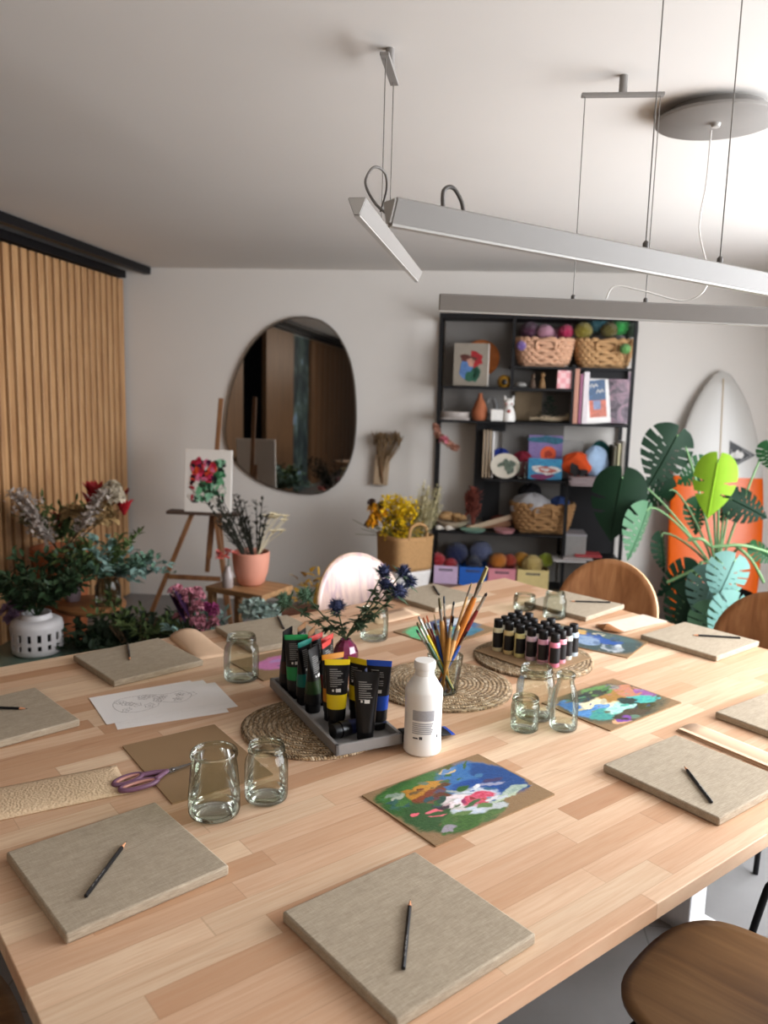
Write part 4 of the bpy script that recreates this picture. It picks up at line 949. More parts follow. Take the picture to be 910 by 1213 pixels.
# painting
c0, c1 = eu_(223, 601), eu_(277, 530); pw, ph = (c1[0]-c0[0]), (c1[1]-c0[1])
pt = wallthing('flower_painting', 'white-bordered canvas painting of red and green flowers standing on the easel', 'painting', eu+(c0[0]+c1[0])/2, EV-.072, lz0+.0115)
MB().at(rot=(-.10, 0, .0)).box((0, 0, ph/2), (pw, .03, ph)).build('canvas', mat('gallery_white', '#e2dcd4', .8, 0, .03), pt, bevel=.002, seg=1)
mb = MB().at(rot=(-.10, 0, 0)); rg = random.Random(15); cols = ['#1f1a22', '#b0243c', '#d8365e', '#e0552f', '#5b1f4c', '#3f7c54', '#7fbf92', '#27553b', '#9bcfae', '#e6e0d6', '#e2789a', '#31402f']
ms = [pm_(c) for c in cols]; W2 = pw*.34; 
def vblob(mb, x, z, rx, rz_, i, y):
    mb.mat(i); pl = blob(rg, x, z, rx, rz_, 12, .4); n = len(pl); mb.add([(a, y, b) for a, b in pl], [tuple(range(n))])
k = 0
for i in range(230):
    x = rg.uniform(-1, 1); z = rg.uniform(0, 1)
    if z > .45 and x < .45: ci = rg.choice([1, 2, 3, 4, 0, 1, 10])
    elif z > .45: ci = rg.choice([6, 8, 7, 5, 0])
    else: ci = rg.choice([5, 6, 7, 8, 9, 11, 8] if x > -.6 else [9, 9, 0, 1])
    k += 1; vblob(mb, x*W2, ph*(.2+.62*z), pw*.06*rg.uniform(.5, 1.2), ph*.05*rg.uniform(.5, 1.3), ci, -.0155-.00003*k)
mb.build('painted_picture', ms, pt)
# ---------------------------------------------------------------- stool with pink pot
stw = m_wood('stool_oak', '#8f6a48', '#b08a62', '#c49c72', 'X', 1, .5)
SV = 4.45; su0, sz0 = on_v(247, 697, SV); su1, _ = on_v(345, 697, SV); suc = (su0+su1)/2; SZ = .50
st = wallthing('side_table', 'low oak side table with the pink flower pot on it', 'side table', suc, SV, 0, rz=radians(-22))
SWD = .40
MB().box((0, 0, SZ-.016), (SWD, .30, .032)).build('tabletop', stw, st, bevel=.004)
for x in (-1, 1):
    for y in (-1, 1): MB().box((x*(SWD/2-.025), y*.12, (SZ-.032)/2), (.04, .04, SZ-.032)).build('leg', stw, st, bevel=.003, seg=1)
MB().box((0, .12, SZ-.06), (SWD-.1, .02, .05)).build('apron', stw, st)
pinkm = mat('pink_ceramic', '#d99a84', .6, 0, .05, 6)
pc = room(suc-.0, SV+.03, SZ)
pp = thing('flower_pot', 'pink ceramic pot of dark dried stems and cream blooms on the oak side table', 'flower pot', pc, ROOM)
MB().lathe([(0, 0), (.06, 0), (.078, .015), (.098, .08), (.106, .15), (.108, .19), (.103, .195), (.098, .19), (.095, .15), (0, .15)], 40).build('pot', pinkm, pp, smooth=40)
MB().lathe([(0, .155), (.094, .155)], 24).build('soil', mat('dark_soil', '#2b2018', .95, 0, .3), pp)
rg = random.Random(8); dk = mat('dark_sprig', '#2f2f24', .85, 0, .35, 30); crm = mat('cream_bloom', '#e6dab8', .8, 0, .15)
mb = MB()
for i in range(20):
    a = rg.uniform(0, 6.28); l = V((-.11+.24*rg.random()*cos(a)*.8, .10*sin(a), rg.uniform(.18, .36)))
    b0_ = V((.04*cos(a), .04*sin(a), .155)); pts = [b0_, b0_+l*.5+V((0, 0, .02)), b0_+l]; mb.tube(pts, [.004, .0035, .002], 5)
    for k in range(16):
        f = rg.uniform(.25, 1); q = b0_+l*f; mb.leaf(q, (rg.uniform(-1, 1), rg.uniform(-1, 1), rg.uniform(.2, 1)), .045, .017, .1, n=2)
mb.build('dark_foliage', dk, pp)
mb = MB()
for i in range(9):
    e = V((rg.uniform(.07, .20), rg.uniform(-.06, .06), .155+rg.uniform(.14, .25))); mb.tube([(.03, 0, .155), e*.6+V((0, 0, .07)), e], .002, 4)
    for k in range(9):
        a = 2*pi*k/9; mb.leaf(e, (cos(a), sin(a), .5), .034, .02, -.1, n=2)
mb.build('cream_flowers', crm, pp)
# small bottle vase with pink flower
bu, _ = on_v(268, 698, SV-.1); bp = room(bu, SV-.07, SZ)
bv = thing('bottle_vase', 'tiny grey glass bottle with one coral pink bloom beside the pink pot', 'vase', bp, 0)
MB().lathe([(0, 0), (.030, 0), (.032, .004), (.032, .08), (.018, .10), (.016, .125), (.013, .125), (0, .12)], 24).build('vase_body', mat('smoke_glass', '#a89c98', .25, 0, .05), bv, smooth=40)
mb = MB(); cor = mat('coral_bloom', '#e07c74', .75, 0, .2, 40)
for i in range(7):
    e = V((rg.uniform(-.05, .06), rg.uniform(-.03, .03), .125+rg.uniform(.03, .09)))
    for k in range(12):
        a = rg.uniform(0, 6.28); mb.leaf(e, (cos(a), sin(a), rg.uniform(-.3, .9)), .032, .02, 0, n=2)
mb.build('coral_flower', cor, bv); MB().tube([(0, 0, .03), (.005, 0, .17)], .003, 5).build('stem', stemm, bv)
# pale hydrangea below, pouf, yellow leaves
def bloom_ball(mb, c, R, n, rg, s=.03, flat=.8):
    for i in range(n):
        d = V((rg.gauss(0, 1), rg.gauss(0, 1), abs(rg.gauss(0, 1))*flat)).normalized(); p = V(c)+d*R
        for k in range(4):
            a = k*pi/2+rg.random(); t = d.orthogonal().normalized(); u2 = d.cross(t); mb.leaf(p, t*cos(a)+u2*sin(a)+d*.3, s, s*.8, 0, n=2)
hu, hz = on_v(304, 720, 3.85)
hy = wallthing('hydrangea_bunch', 'bunch of pale mint hydrangea heads in a dark bucket before the oak side table', 'flowers', hu, 3.85, 0)
mb = MB()
for i in range(6): bloom_ball(mb, (rg.uniform(-.07, .07), rg.uniform(-.05, .05), hz-.03+rg.uniform(-.05, .05)), .045, 26, rg)
mb.build('hydrangea_heads', mat('mint_bloom', '#b4c6bf', .8, 0, .2, 40), hy)
MB().lathe([(0, 0), (.09, 0), (.12, hz-.1), (.115, hz-.1), (0, hz-.14)], 28).build('bucket', mat('dark_bucket', '#3b3431', .6), hy, smooth=40)
fu, fz = on_v(367, 722, 4.15)
pf = wallthing('leather_pouf', 'rounded reddish brown leather pouf behind the far table edge', 'pouf', fu, 4.15, 0)
MB().lathe([(0, 0), (.16, 0), (.19, .05), (.195, .2), (.19, fz-.05), (.16, fz-.01), (0, fz)], 36).build('cushion', mat('brown_leather', '#6b3d26', .45, 0, .12), pf, smooth=50)
MB().tube([(.192*cos(t), .192*sin(t), fz-.06) for t in [2*pi*i/36 for i in range(37)]], .006, 6).build('piping', mat('dark_piping', '#4b2a1a', .5), pf)
yu, yz = on_v(369, 690, 4.55)
yl = wallthing('dried_leaf_branch', 'mustard yellow dried leaves standing in a dark pot beside the pale chair back', 'dried plant', yu, 4.55, 0)
mb = MB()
for i in range(26):
    e = V((rg.uniform(-.07, .07), rg.uniform(-.05, .05), yz+rg.uniform(-.13, .06))); mb.leaf(e, (rg.uniform(-1, 1), rg.uniform(-.6, .2), rg.uniform(-.2, 1)), .085, .045, .3)
for i in range(5): mb.tube([(0, 0, .3), (rg.uniform(-.06, .06), 0, yz)], .004, 5)
mb.build('yellow_leaves', mat('mustard_leaf', '#a8822a', .75, 0, .3), yl)
MB().lathe([(0, 0), (.09, 0), (.11, .32), (.10, .33), (0, .29)], 28).build('pot', mat('dark_pot', '#453a34', .6), yl, smooth=40)
# ---------------------------------------------------------------- basket with yellow flowers on a low bench
bench_u0, bz_ = on_v(432, 684, 5.42); bench_u1, _ = on_v(548, 684, 5.42); BZT = .30
bn = wallthing('low_bench', 'low brown wooden bench under the jute flower basket', 'bench', (bench_u0+bench_u1)/2, 5.36, 0)
bl = bench_u1-bench_u0
MB().box((0, 0, BZT-.02), (bl, .40, .04)).build('seat_board', seatm, bn, bevel=.004)
for x in (-1, 1): MB().box((x*(bl/2-.05), 0, (BZT-.04)/2), (.04, .34, BZT-.04)).build('leg_panel', seatm, bn)
b0u, b0z = on_v(437, 690, 5.36); b1u, _ = on_v(513, 690, 5.36); bw = (b1u-b0u)
bsk = thing('jute_basket', 'jute basket with white lower half, full of yellow dried flowers', 'basket', room((b0u+b1u)/2+.02, 5.36, BZT), ROOM+radians(38))
hb = .38; sw = bw*.355
jut = mat('jute_weave', '#b08a5e', .85, 0, .25, 70, .6); jutw = mat('white_weave', '#dcd8d4', .85, 0, .12, 70, .6)
def shell(z0, z1, r0, r1, m, name):
    def fn(u, v):
        a = 2*pi*u; n = 4.5; cx = abs(cos(a))**(2/n)*(1 if cos(a) > 0 else -1); sy = abs(sin(a))**(2/n)*(1 if sin(a) > 0 else -1)
        r = r0+(r1-r0)*v; return (r*cx, r*sy, z0+(z1-z0)*v)
    return MB().grid(fn, 48, 8).build(name, m, bsk, smooth=60, solid=.012)
shell(.0, .15, sw*.84, sw*.95, jutw, 'white_base'); shell(.15, hb, sw*.95, sw, jut, 'jute_body')
MB().prism(rrect(sw*1.6, sw*1.6, .08), .004, .012).build('basket_floor', jutw, bsk)
for s in (-1, 1): MB().tube(crom([(-.07, s*sw, hb-.02), (-.06, s*sw, hb+.06), (0, s*sw, hb+.09), (.06, s*sw, hb+.06), (.07, s*sw, hb-.02)], 5), .011, 8).build('handle', jut, bsk, smooth=60)
rg = random.Random(31); yel = mat('yellow_flower', '#e8c41c', .8, 0, .3, 60); yel2 = mat('golden_flower', '#e0a51c', .8, 0, .25, 60); olv = mat('olive_stem', '#6f6a38', .85, 0, .3); crf = mat('straw_flower', '#cfc6a0', .85, 0, .2); brnf = mat('brown_seedhead', '#4a2c1c', .85, 0, .3)
mb = MB()
Rt = Matrix.Rotation(-radians(38), 3, 'Z')
def inb(x, y, z): return Rt @ V((x, y, z))   # room-aligned point inside the basket
for i in range(90):
    x = rg.uniform(-.13, .09); top_ = rg.uniform(.42, .68); c = inb(x*1.1, rg.uniform(-.12, .08), hb+.02)
    e = c+V((0, 0, rg.uniform(.02, .26))); droop = rg.random() < .4
    for k in range(16):
        f = rg.random(); q = e+V((rg.uniform(-.02, .02), rg.uniform(-.02, .02), -.10*f)); mb.leaf(q, (rg.uniform(-1, 1), rg.uniform(-1, 1), rg.uniform(-.6, .8)), .026, .02, .1, n=2)
mb.build('yellow_flowers', yel, bsk)
mb = MB()
for x, z in ((-.215, .16), (-.20, .10), (-.16, .13), (-.22, .06)):
    bloom_ball(mb, inb(x, -.04, hb+z), .03, 26, rg, .03)
mb.build('golden_flowers', yel2, bsk)
for x, z in ((-.23, .20), (-.17, .18), (-.245, .05)): mb = MB(); bloom_ball(mb, inb(x, -.02, hb+z), .022, 18, rg, .02); mb.build('brown_flower', brnf, bsk)
mb = MB(); 
for i in range(60):
    x = rg.uniform(.06, .24); c = inb(x*.6, rg.uniform(-.1, .1), hb-.03); e = inb(x, rg.uniform(-.08, .1), hb+rg.uniform(.12, .34)); mb.tube([c, e], .002, 3, cap=False)
    for k in range(12):
        q = c+(e-c)*rg.uniform(.5, 1.05); mb.leaf(q, (rg.uniform(-1, 1), rg.uniform(-1, 1), rg.uniform(0, 1)), .03, .012, .1, n=2)
mb.build('straw_sprigs', crf, bsk)
mb = MB()
for i in range(60):
    c = inb(rg.uniform(-.1, .1), rg.uniform(-.1, .1), hb-.05); e = inb(rg.uniform(-.22, .2), rg.uniform(-.1, .1), hb+rg.uniform(.02, .2)); mb.tube([c, e], .003, 4, cap=False); mb.leaf(e, (rg.uniform(-1, 1), rg.uniform(-1, 0), .6), .06, .02, .2)
for e in ((-.36, 0, hb+.08), (-.34, 0, hb-.02), (-.3, 0, hb+.02)): mb.tube([inb(-.15, 0, hb-.02), inb(*e)], .002, 4)
mb.build('olive_stems', olv, bsk)
# ================================================================== metal shelving and what stands on it
SF = 5.60; SB = 5.925; SU0, SU1 = -.245, 1.06
sh = wallthing('shelf_unit', 'tall black metal shelving with staggered shelves against the white wall', 'shelves', (SU0+SU1)/2, (SF+SB)/2, 0)
suo = (SU0+SU1)/2; svo = (SF+SB)/2
def L(u, v, z): return (u-suo, v-svo, z)
def sbox(name, u0, u1, v0, v1, z0, z1, m=None): return MB().box(L((u0+u1)/2, (v0+v1)/2, (z0+z1)/2), (u1-u0, v1-v0, z1-z0)).build(name, m or blackm, sh)
greyb = mat('grey_back_panel', '#7d7975', .7, 0, .05, 4); darkb = mat('black_back_panel', '#151417', .7)
T_ = .022
for u in (SU0, SU1-T_):
    sbox('post', u, u+T_, SF, SF+T_, 0, 2.155); sbox('post', u, u+T_, SB-T_, SB, 0, 2.155)
sbox('post', .245, .245+T_, SF, SF+T_, 1.67, 2.155); sbox('post', .655, .655+T_, SF, SF+T_, 0, 1.06); sbox('post', .655, .655+T_, SF, SF+T_, 1.44, 1.83)
Z1, Z2, Z3, Z4, Z5, Z6, Z7 = .27, .668, 1.045, 1.44, 1.67, 1.815, 2.155
def shelf(u0, u1, z, th=.016): return sbox('shelf', u0, u1, SF+.003, SB-.003, z-th, z)
shelf(SU0, SU1, Z7, .03); shelf(.245, .665, Z6); shelf(.655, SU1, Z6); shelf(SU0, .665, Z5); shelf(SU0, SU1, Z4); shelf(.10, .665, Z3); shelf(.655, SU1, Z3-.02); shelf(SU0, .665, Z2); shelf(.655, SU1, .50); shelf(SU0, SU1, Z1)
sbox('back_panel', SU0+.03, SU1-.03, SB-.015, SB-.008, 1.44, 2.14, greyb); sbox('back_panel', .22, .655, SB-.015, SB-.008, Z1, 1.43, greyb); sbox('back_panel', SU0+.03, .22, SB-.015, SB-.008, Z1, Z2, greyb)
sbox('back_panel', .655, SU1-.02, SB-.02, SB-.01, .5, Z3, darkb); sbox('divider_panel', .03, .10, SF+.15, SB-.02, Z3-.3, Z4-.016, darkb)
sbox('divider_panel', .10, .22, SB-.06, SB-.03, Z2, Z3-.016, darkb); sbox('fascia', .69, SU1-.03, SF+.06, SF+.075, Z6-.07, Z6-.016, darkb); sbox('fascia', .1, .24, SB-.05, SB-.03, Z4-.08, Z4-.016, darkb)
sbox('back_panel', .67, SU1-.02, SB-.02, SB-.012, Z1, .484, greyb)
def px(x, z, y=None): # photo survey: column x at depth v -> u
    return on_v(x, 500, 5.70)[0]
def on_shelf(name, label, cat, x, z, v=5.70, group=None, rz=0.0): return wallthing(name, label, cat, on_v(x, 500, v)[0], v, z+.0005, group, rz)
K = 5.9/960  # metres per picture pixel at the shelves
G1 = 'things on the metal shelving'
# top row: canvas on end, wooden disc, small figure
c = on_shelf('small_canvas', 'small grey canvas with a red, blue and green blot leaning on the top shelf bay', 'painting', 555, Z5, 5.70)
MB().at((0, 0, .003), rot=(-.10, 0, 0)).box((0, 0, .145), (.235, .035, .29)).build('canvas', mat('grey_canvas', '#8d8478', .85), c)
MB().at((0, 0, .003), rot=(-.10, 0, 0)).box((.121, .0, .145), (.006, .036, .29)).build('white_side', mat('gallery_white', '#e2dcd4'), c)
mb = MB().at((0, 0, .003), rot=(-.10, 0, 0)); rg = random.Random(41); ms = [pm_('#a01822'), pm_('#5d2a20'), pm_('#5678a8'), pm_('#1f5a44'), pm_('#b98a78')]
for x, z, a, b, i in ((-.02, .185, .05, .03, 1), (.035, .18, .05, .05, 0), (.0, .16, .03, .025, 4), (-.035, .115, .045, .06, 2), (.015, .07, .045, .05, 3), (.04, .09, .025, .04, 3)): vblob(mb, x, z, a, b, i, -.0185-.0003*i)
mb.build('painted_blots', ms, c)
d = on_shelf('wooden_disc', 'round orange-brown wooden plate standing behind the small grey canvas', 'plate', 567, Z5, 5.83)
MB().at(rot=(radians(80), 0, 0)).lathe([(0, 0), (.115, 0), (.128, .012), (.128, .02), (.115, .012), (0, .01)], 40, (.0, .20, 0)).build('plate', mat('orange_wood', '#a5602c', .5, 0, .2), d, smooth=40)
f = on_shelf('ornament', 'small round ochre ornament on the shelf under the pink yarn basket', 'ornament', 595, Z5, 5.66)
MB().lathe([(0, 0), (.03, 0), (.045, .02), (.046, .05), (.03, .075), (0, .085)], 24).build('shell', mat('ochre_glaze', '#8f6a1f', .4, 0, .4, 30), f, smooth=50); MB().sphere((0, -.04, .035), (.02, .01, .022), 12, 8).build('opening', capblack, f)
# baskets of yarn
hyac = mat('water_hyacinth', '#b9946a', .85, 0, .3, 45, .8); pinkhy = mat('pink_hyacinth', '#c9a084', .85, 0, .25, 45, .8)
def basket(x, z, w, d, h, m, label, v=5.74, rows=7):
    r = on_shelf('yarn_basket', label, 'basket', x, z, v)
    mb = MB()
    for j in range(rows):
        zz = .014+h*(j+.56)/(rows+.4); k = .82+.18*(j/(rows-1))**.8
        pts = []
        for i in range(121):
            a = 2*pi*i/120; n = 3.2; cx = abs(cos(a))**(2/n)*(1 if cos(a) > 0 else -1); sy = abs(sin(a))**(2/n)*(1 if sin(a) > 0 else -1)
            wob = 1+.035*sin(20*a+pi*j); pts.append((w/2*k*cx*wob, d/2*k*sy*wob, zz+.007*sin(20*a+pi*j)))
        mb.tube(pts, h/rows*.62, 8, cap=False)
    mb.build('woven_side', m, r, smooth=70)
    MB().prism(rrect(w*.78, d*.78, .03), .002, .012).build('basket_floor', m, r)
    hd = MB().tube(crom([(-.06, -d/2-.012, h*.62), (-.055, -d/2-.018, h*.9), (.055, -d/2-.018, h*.9), (.06, -d/2-.012, h*.62)], 4), .010, 8); hd.build('handle', m, r, smooth=60)
    return r
def yarn_mat(c):
    k = 'yarn_'+c.strip('#')
    if k in MATS: return MATS[k]
    t = NT(k); o = t.obj(); w = t.wave(t.map(o, (1, 1, 1), rot=(.5, .9, .3)), 60, 6, 2, 1.2); cc = lin(c)
    t.col(t.mix(w, tuple(x*.6 for x in cc[:3])+(1,), cc)); t.rough(.9); t.b.inputs['Sheen Weight'].default_value = .3; t.bump(w, .8, .004); MATS[k] = t.m; return t.m
def yarn(u, v, z, r, c, label, group='balls of yarn on the metal shelving', sq=(1, 1, .92)):
    y = wallthing('yarn_ball', label, 'yarn', u, v, z, group); m = yarn_mat(c)
    MB().sphere((0, 0, r*sq[2]), (r*sq[0], r*sq[1], r*sq[2]), 20, 14).build('yarn_core', m, y, smooth=80)
    rg = random.Random(int(u*1000+z*77)); mb = MB()
    for k in range(7):
        q = V((rg.gauss(0, 1), rg.gauss(0, 1), rg.gauss(0, 1))).normalized(); t = q.orthogonal().normalized(); b = q.cross(t); off = rg.uniform(-.45, .45)
        rr = sqrt(1-off*off)
        mb.tube([V((0, 0, r*sq[2]))+V(((q*off+(t*cos(a)+b*sin(a))*rr).x*r*sq[0], (q*off+(t*cos(a)+b*sin(a))*rr).y*r*sq[1], (q*off+(t*cos(a)+b*sin(a))*rr).z*r*sq[2]))*1.0 for a in [2*pi*i/24 for i in range(25)]], .005, 5, cap=False)
    mb.build('yarn_strand', m, y, smooth=80); return y
U = lambda x, v=5.70: on_v(x, 500, v)[0]
Zp = lambda x, y, v=5.70: on_v(x, y, v)[1]
basket(640, Z6, .38, .24, .185, pinkhy, 'woven basket of pink and plum yarn on the upper shelf', 5.76)
basket(709, Z6, .38, .24, .185, hyac, 'woven basket of green and teal yarn on the upper shelf', 5.76)
for x, y, r, c, lab, v in ((622, 391, .065, '#5c2345', 'plum yarn ball in the pink yarn basket', 5.76), (640, 393, .055, '#d39aae', 'pale pink yarn ball in the pink yarn basket', 5.72), (664, 392, .05, '#c8145a', 'magenta yarn ball in the pink yarn basket', 5.72), (653, 396, .05, '#c58aa0', 'dusty rose yarn ball sunk in the pink yarn basket', 5.78),
 (684, 391, .06, '#9a8a1c', 'mustard olive yarn ball in the green yarn basket', 5.70), (702, 380, .088, '#2f6a74', 'big teal yarn ball topping the green yarn basket', 5.76), (714, 390, .055, '#6f6418', 'dark olive yarn ball beneath the bright green one', 5.69), (727, 386, .06, '#3fc05a', 'bright green yarn ball in the green yarn basket', 5.72), (739, 390, .055, '#22401f', 'forest green yarn ball at the end of the green yarn basket', 5.74), (722, 374, .05, '#2d9470', 'sea green yarn ball behind the big teal one', 5.82)):
    yarn(U(x, v), v, Zp(x, y, v)-r, r, c, lab)
yarn(U(613, 5.57), 5.585, Zp(613, 409, 5.58)-.03, .03, '#8a6ab4', 'small violet yarn pompom hanging on the side of the pink yarn basket')
yarn(U(735, 5.58), 5.585, Zp(735, 412, 5.58)-.035, .032, '#7fc06a', 'lime yarn tuft poking through the side of the green yarn basket')
# figurines under the basket
figm = mat('tan_figure', '#8a6a46', .7, 0, .2)
def figure(x, z, h, m, label, v=5.68, name='figurine'):
    r = on_shelf(name, label, 'figurine', x, z, v)
    MB().lathe([(0, 0), (h*.2, 0), (h*.22, h*.1), (h*.17, h*.4), (h*.11, h*.58), (h*.07, h*.64), (0, h*.65)], 18).build('body', m, r, smooth=50)
    MB().sphere((0, 0, h*.8), (h*.15, h*.15, h*.19), 14, 10).build('head', m, r, smooth=60); return r
figure(629, Z5, .10, mat('dark_figure', '#5d4a3c', .7), 'dark brown little figurine under the pink yarn basket'); figure(640, Z5, .11, figm, 'tan little figurine next to the hanging pink tag')
r = on_shelf('stone', 'small pale stone under the pink yarn basket', 'stone', 615, Z5, 5.67); MB().sphere((0, 0, .02), (.04, .03, .02), 14, 8).build('pebble', mat('pale_stone', '#8f8c88', .8), r, smooth=60)
tg = on_shelf('pink_box', 'pink and white chequered card box on the shelf edge', 'box', 667, Z5, 5.64)
cq = NT('pink_check'); cc = cq.n('TexChecker'); cq.t.links.new(cq.obj(), cc.inputs[0]); cc.inputs['Scale'].default_value = 28; cc.inputs['Color1'].default_value = lin('#e0a0a4'); cc.inputs['Color2'].default_value = lin('#e6c0c0'); cq.col(cc.outputs[0]); cq.rough(.7)
MB().box((0, 0, .062), (.115, .05, .122)).build('box_body', cq.m, tg, bevel=.003, seg=1); MB().tube(crom([(-.02, 0, .123), (-.01, 0, .15), (.01, 0, .15), (.02, 0, .123)], 4), .002, 5).build('loop', whitecab, tg)
# third row
r = on_shelf('ceramic_dish', 'long pale grey ceramic dish at the shelf end', 'dish', 539, Z4, 5.72)
MB().prism(rrect(.20, .14, .03), 0, .012).grid(lambda u, v: ((.1)*cos(2*pi*u)*(.92+.08*v)*1.0, .07*sin(2*pi*u)*(.92+.08*v), .01+.045*v), 36, 3).build('dish_body', mat('pale_ceramic', '#a59c96', .5), r, smooth=50, solid=.006)
r = on_shelf('terracotta_bottle', 'pear-shaped terracotta bottle vase', 'vase', 568, Z4, 5.70)
MB().lathe([(0, 0), (.045, 0), (.056, .03), (.054, .07), (.038, .115), (.018, .15), (.013, .175), (.016, .185), (.010, .185), (0, .17)], 28).build('vase_body', mat('terracotta', '#a0603f', .75, 0, .15), r, smooth=50)
r = on_shelf('swan_figure', 'small grey glass swan ornament behind the white cube pot', 'figurine', 583, Z4, 5.78)
MB().tube(crom([(-.02, 0, .02), (.01, 0, .05), (.02, 0, .1), (.0, 0, .15), (-.03, 0, .15), (-.035, 0, .12)], 6), [.022]*6+[.016]*12+[.01]*13, 10).build('swan_body', mat('grey_glass', '#8f8f8e', .3), r, smooth=60)
r = on_shelf('cube_pot', 'white cube pot beside the white cat figurine', 'pot', 588, Z4, 5.66); MB().box((0, 0, .04), (.085, .08, .08)).build('pot_body', mat('white_glaze', '#dedbd6', .35), r, bevel=.006)
r = on_shelf('cat_figurine', 'white porcelain cat figurine with small reddish marks', 'figurine', 602, Z4, 5.65); wg = mat('white_glaze', '#dedbd6', .35)
MB().lathe([(0, 0), (.045, 0), (.05, .02), (.045, .06), (.032, .09), (.025, .1), (0, .1)], 22).build('body', wg, r, smooth=50)
MB().sphere((0, -.005, .125), (.036, .033, .033), 16, 10).at().tube([(-.024, 0, .145), (-.03, 0, .178)], [.014, .002], 6).tube([(.024, 0, .145), (.03, 0, .178)], [.014, .002], 6).build('head', wg, r, smooth=50)
MB().sphere((0, -.046, .07), (.012, .008, .012), 8, 6).sphere((.018, -.036, .12), (.006, .006, .006), 8, 6).sphere((-.018, -.036, .12), (.006, .006, .006), 8, 6).build('red_marks', mat('red_glaze', '#a04a42', .4), r)
r = on_shelf('card_panel', 'plain tan board leaning at the back of the middle shelf', 'board', 625, Z4, 5.86); MB().at((0, 0, .003), rot=(-.08, 0, 0)).box((0, 0, .10), (.19, .008, .20)).build('board', mat('tan_board', '#8a7860', .85), r)
r = on_shelf('driftwood', 'piece of driftwood with a dark green cone-shaped moss plant', 'driftwood', 652, Z4, 5.70)
MB().tube(crom([(-.14, 0, .02), (-.06, -.01, .028), (.04, .0, .024), (.11, -.01, .034), (.125, 0, .05)], 5), [.012]*5+[.02]*10+[.024]*6, 8).build('wood_piece', mat('grey_driftwood', '#a3927a', .85, 0, .3), r, smooth=60)
mb = MB(); rg = random.Random(51)
for i in range(160):
    z = rg.uniform(.03, .17); s = (.18-z)*.42; a = rg.uniform(0, 6.28); mb.leaf((s*cos(a)-.01, s*sin(a), z), (cos(a), sin(a), .6), .035, .012, .2, n=2)
mb.build('moss_cone', mat('dark_moss', '#1f3524', .9, 0, .3), r)
# books and picture
def book(x0, x1, h, cmat, label, v=5.70, z=Z4, d=.2, lean=0.0):
    u0, u1 = U(x0, v), U(x1, v); r = wallthing('book', label, 'book', (u0+u1)/2, v, z+.0005, 'books standing on the metal shelving', 0)
    r.rotation_euler = (0, lean, ROOM); w = u1-u0
    MB().box((0, -.002, h/2), (w, d, h)).build('cover', cmat, r, bevel=.002, seg=1); MB().box((0, .0, h/2+.0012), (w*.82, d*.97, h)).build('pages', whitep, r); return r
book(676, 681.5, .365, mat('cover_salmon', '#b98a78', .7), 'tall salmon-spined book first in the row'); book(682.5, 685.5, .33, mat('cover_mauve', '#a06a84', .7), 'thin mauve-spined book second in the row'); book(686.5, 693, .345, mat('cover_white', '#d8d0d2', .7), 'white-spined thick book beside the framed poster')
r = on_shelf('framed_poster', 'white-framed poster, blue above and orange below, leaning on the books', 'picture', 709, Z4, 5.68); r.rotation_euler = (0, -.10, ROOM+.12)
MB().at((0, 0, .003), rot=(-.08, 0, 0)).box((0, 0, .165), (.165, .025, .33)).build('frame', mat('white_frame', '#e0dcd8', .5), r, bevel=.002, seg=1)
mb = MB().at((0, 0, .003), rot=(-.08, 0, 0)); mb.mat(0).box((0, -.0135, .225), (.115, .001, .135)); mb.mat(1).box((0, -.0135, .10), (.115, .001, .115)); mb.mat(2).box((-.005, -.0145, .125), (.05, .001, .06)); mb.mat(3)
for x, z, w in ((-.02, .255, .05), (.02, .215, .05)):
    mb.tube(crom([(x-w/2, -.0145, z-.01), (x-w/4, -.0145, z+.012), (x, -.0145, z-.008), (x+w/4, -.0145, z+.012), (x+w/2, -.0145, z-.006)], 4), .004, 5)
mb.build('poster_print', [pm_('#2f557c'), pm_('#c2664a'), pm_('#7a86a8'), printw], r)
r = on_shelf('abstract_canvas', 'blurred pink and grey abstract canvas behind the framed poster', 'painting', 732, Z4, 5.80)
ab = NT('pink_abstract'); n = ab.noise(ab.obj(), 11, 4, .6, 1.2); ab.col(ab.ramp(n, [(.3, '#5c545c'), (.45, '#8a8088'), (.55, '#b498a4'), (.68, '#c2aab0'), (.75, '#a83a5c')])); ab.rough(.7)
MB().at((0, 0, .003), rot=(-.06, 0, 0)).box((0, 0, .175), (.17, .03, .35)).build('canvas', ab.m, r)
# fourth row
r = on_shelf('picture_frame', 'stack of tan picture frames standing on edge beside the black divider', 'frame', 578, Z3, 5.78)
for i, w in enumerate((.0, .022, .044)): MB().box((-.02+w, -.0, .165), (.014, .2, .33)).build('frame_edge', mat('tan_frame', '#a08d76', .6), r)
MB().box((.045, 0, .16), (.012, .2, .32)).build('white_edge', whitep, r)
pl = on_shelf('oval_plate', 'cream oval plate with a grey-green painted leaf motif', 'plate', 601, Z3, 5.66)
MB().at(rot=(radians(78), 0, 0), sc=(1.15, 1, 1)).lathe([(0, .004), (.06, .0), (.085, .008), (.088, .013), (.06, .008), (0, .01)], 36, (0, .087, 0)).build('plate_body', mat('cream_glaze', '#c9c2b4', .4), pl, smooth=50)
mb = MB().at((0, 0, .003), rot=(-.2, 0, 0)); rg = random.Random(61)
for x, z, a, b in ((.01, .10, .03, .03), (.03, .06, .03, .035), (-.03, .09, .02, .015), (.05, .10, .02, .025)): vblob(mb, x, z, a, b, 0, -.012)
mb.build('painted_motif', pm_('#6a7a6a', '#454f46'), pl)
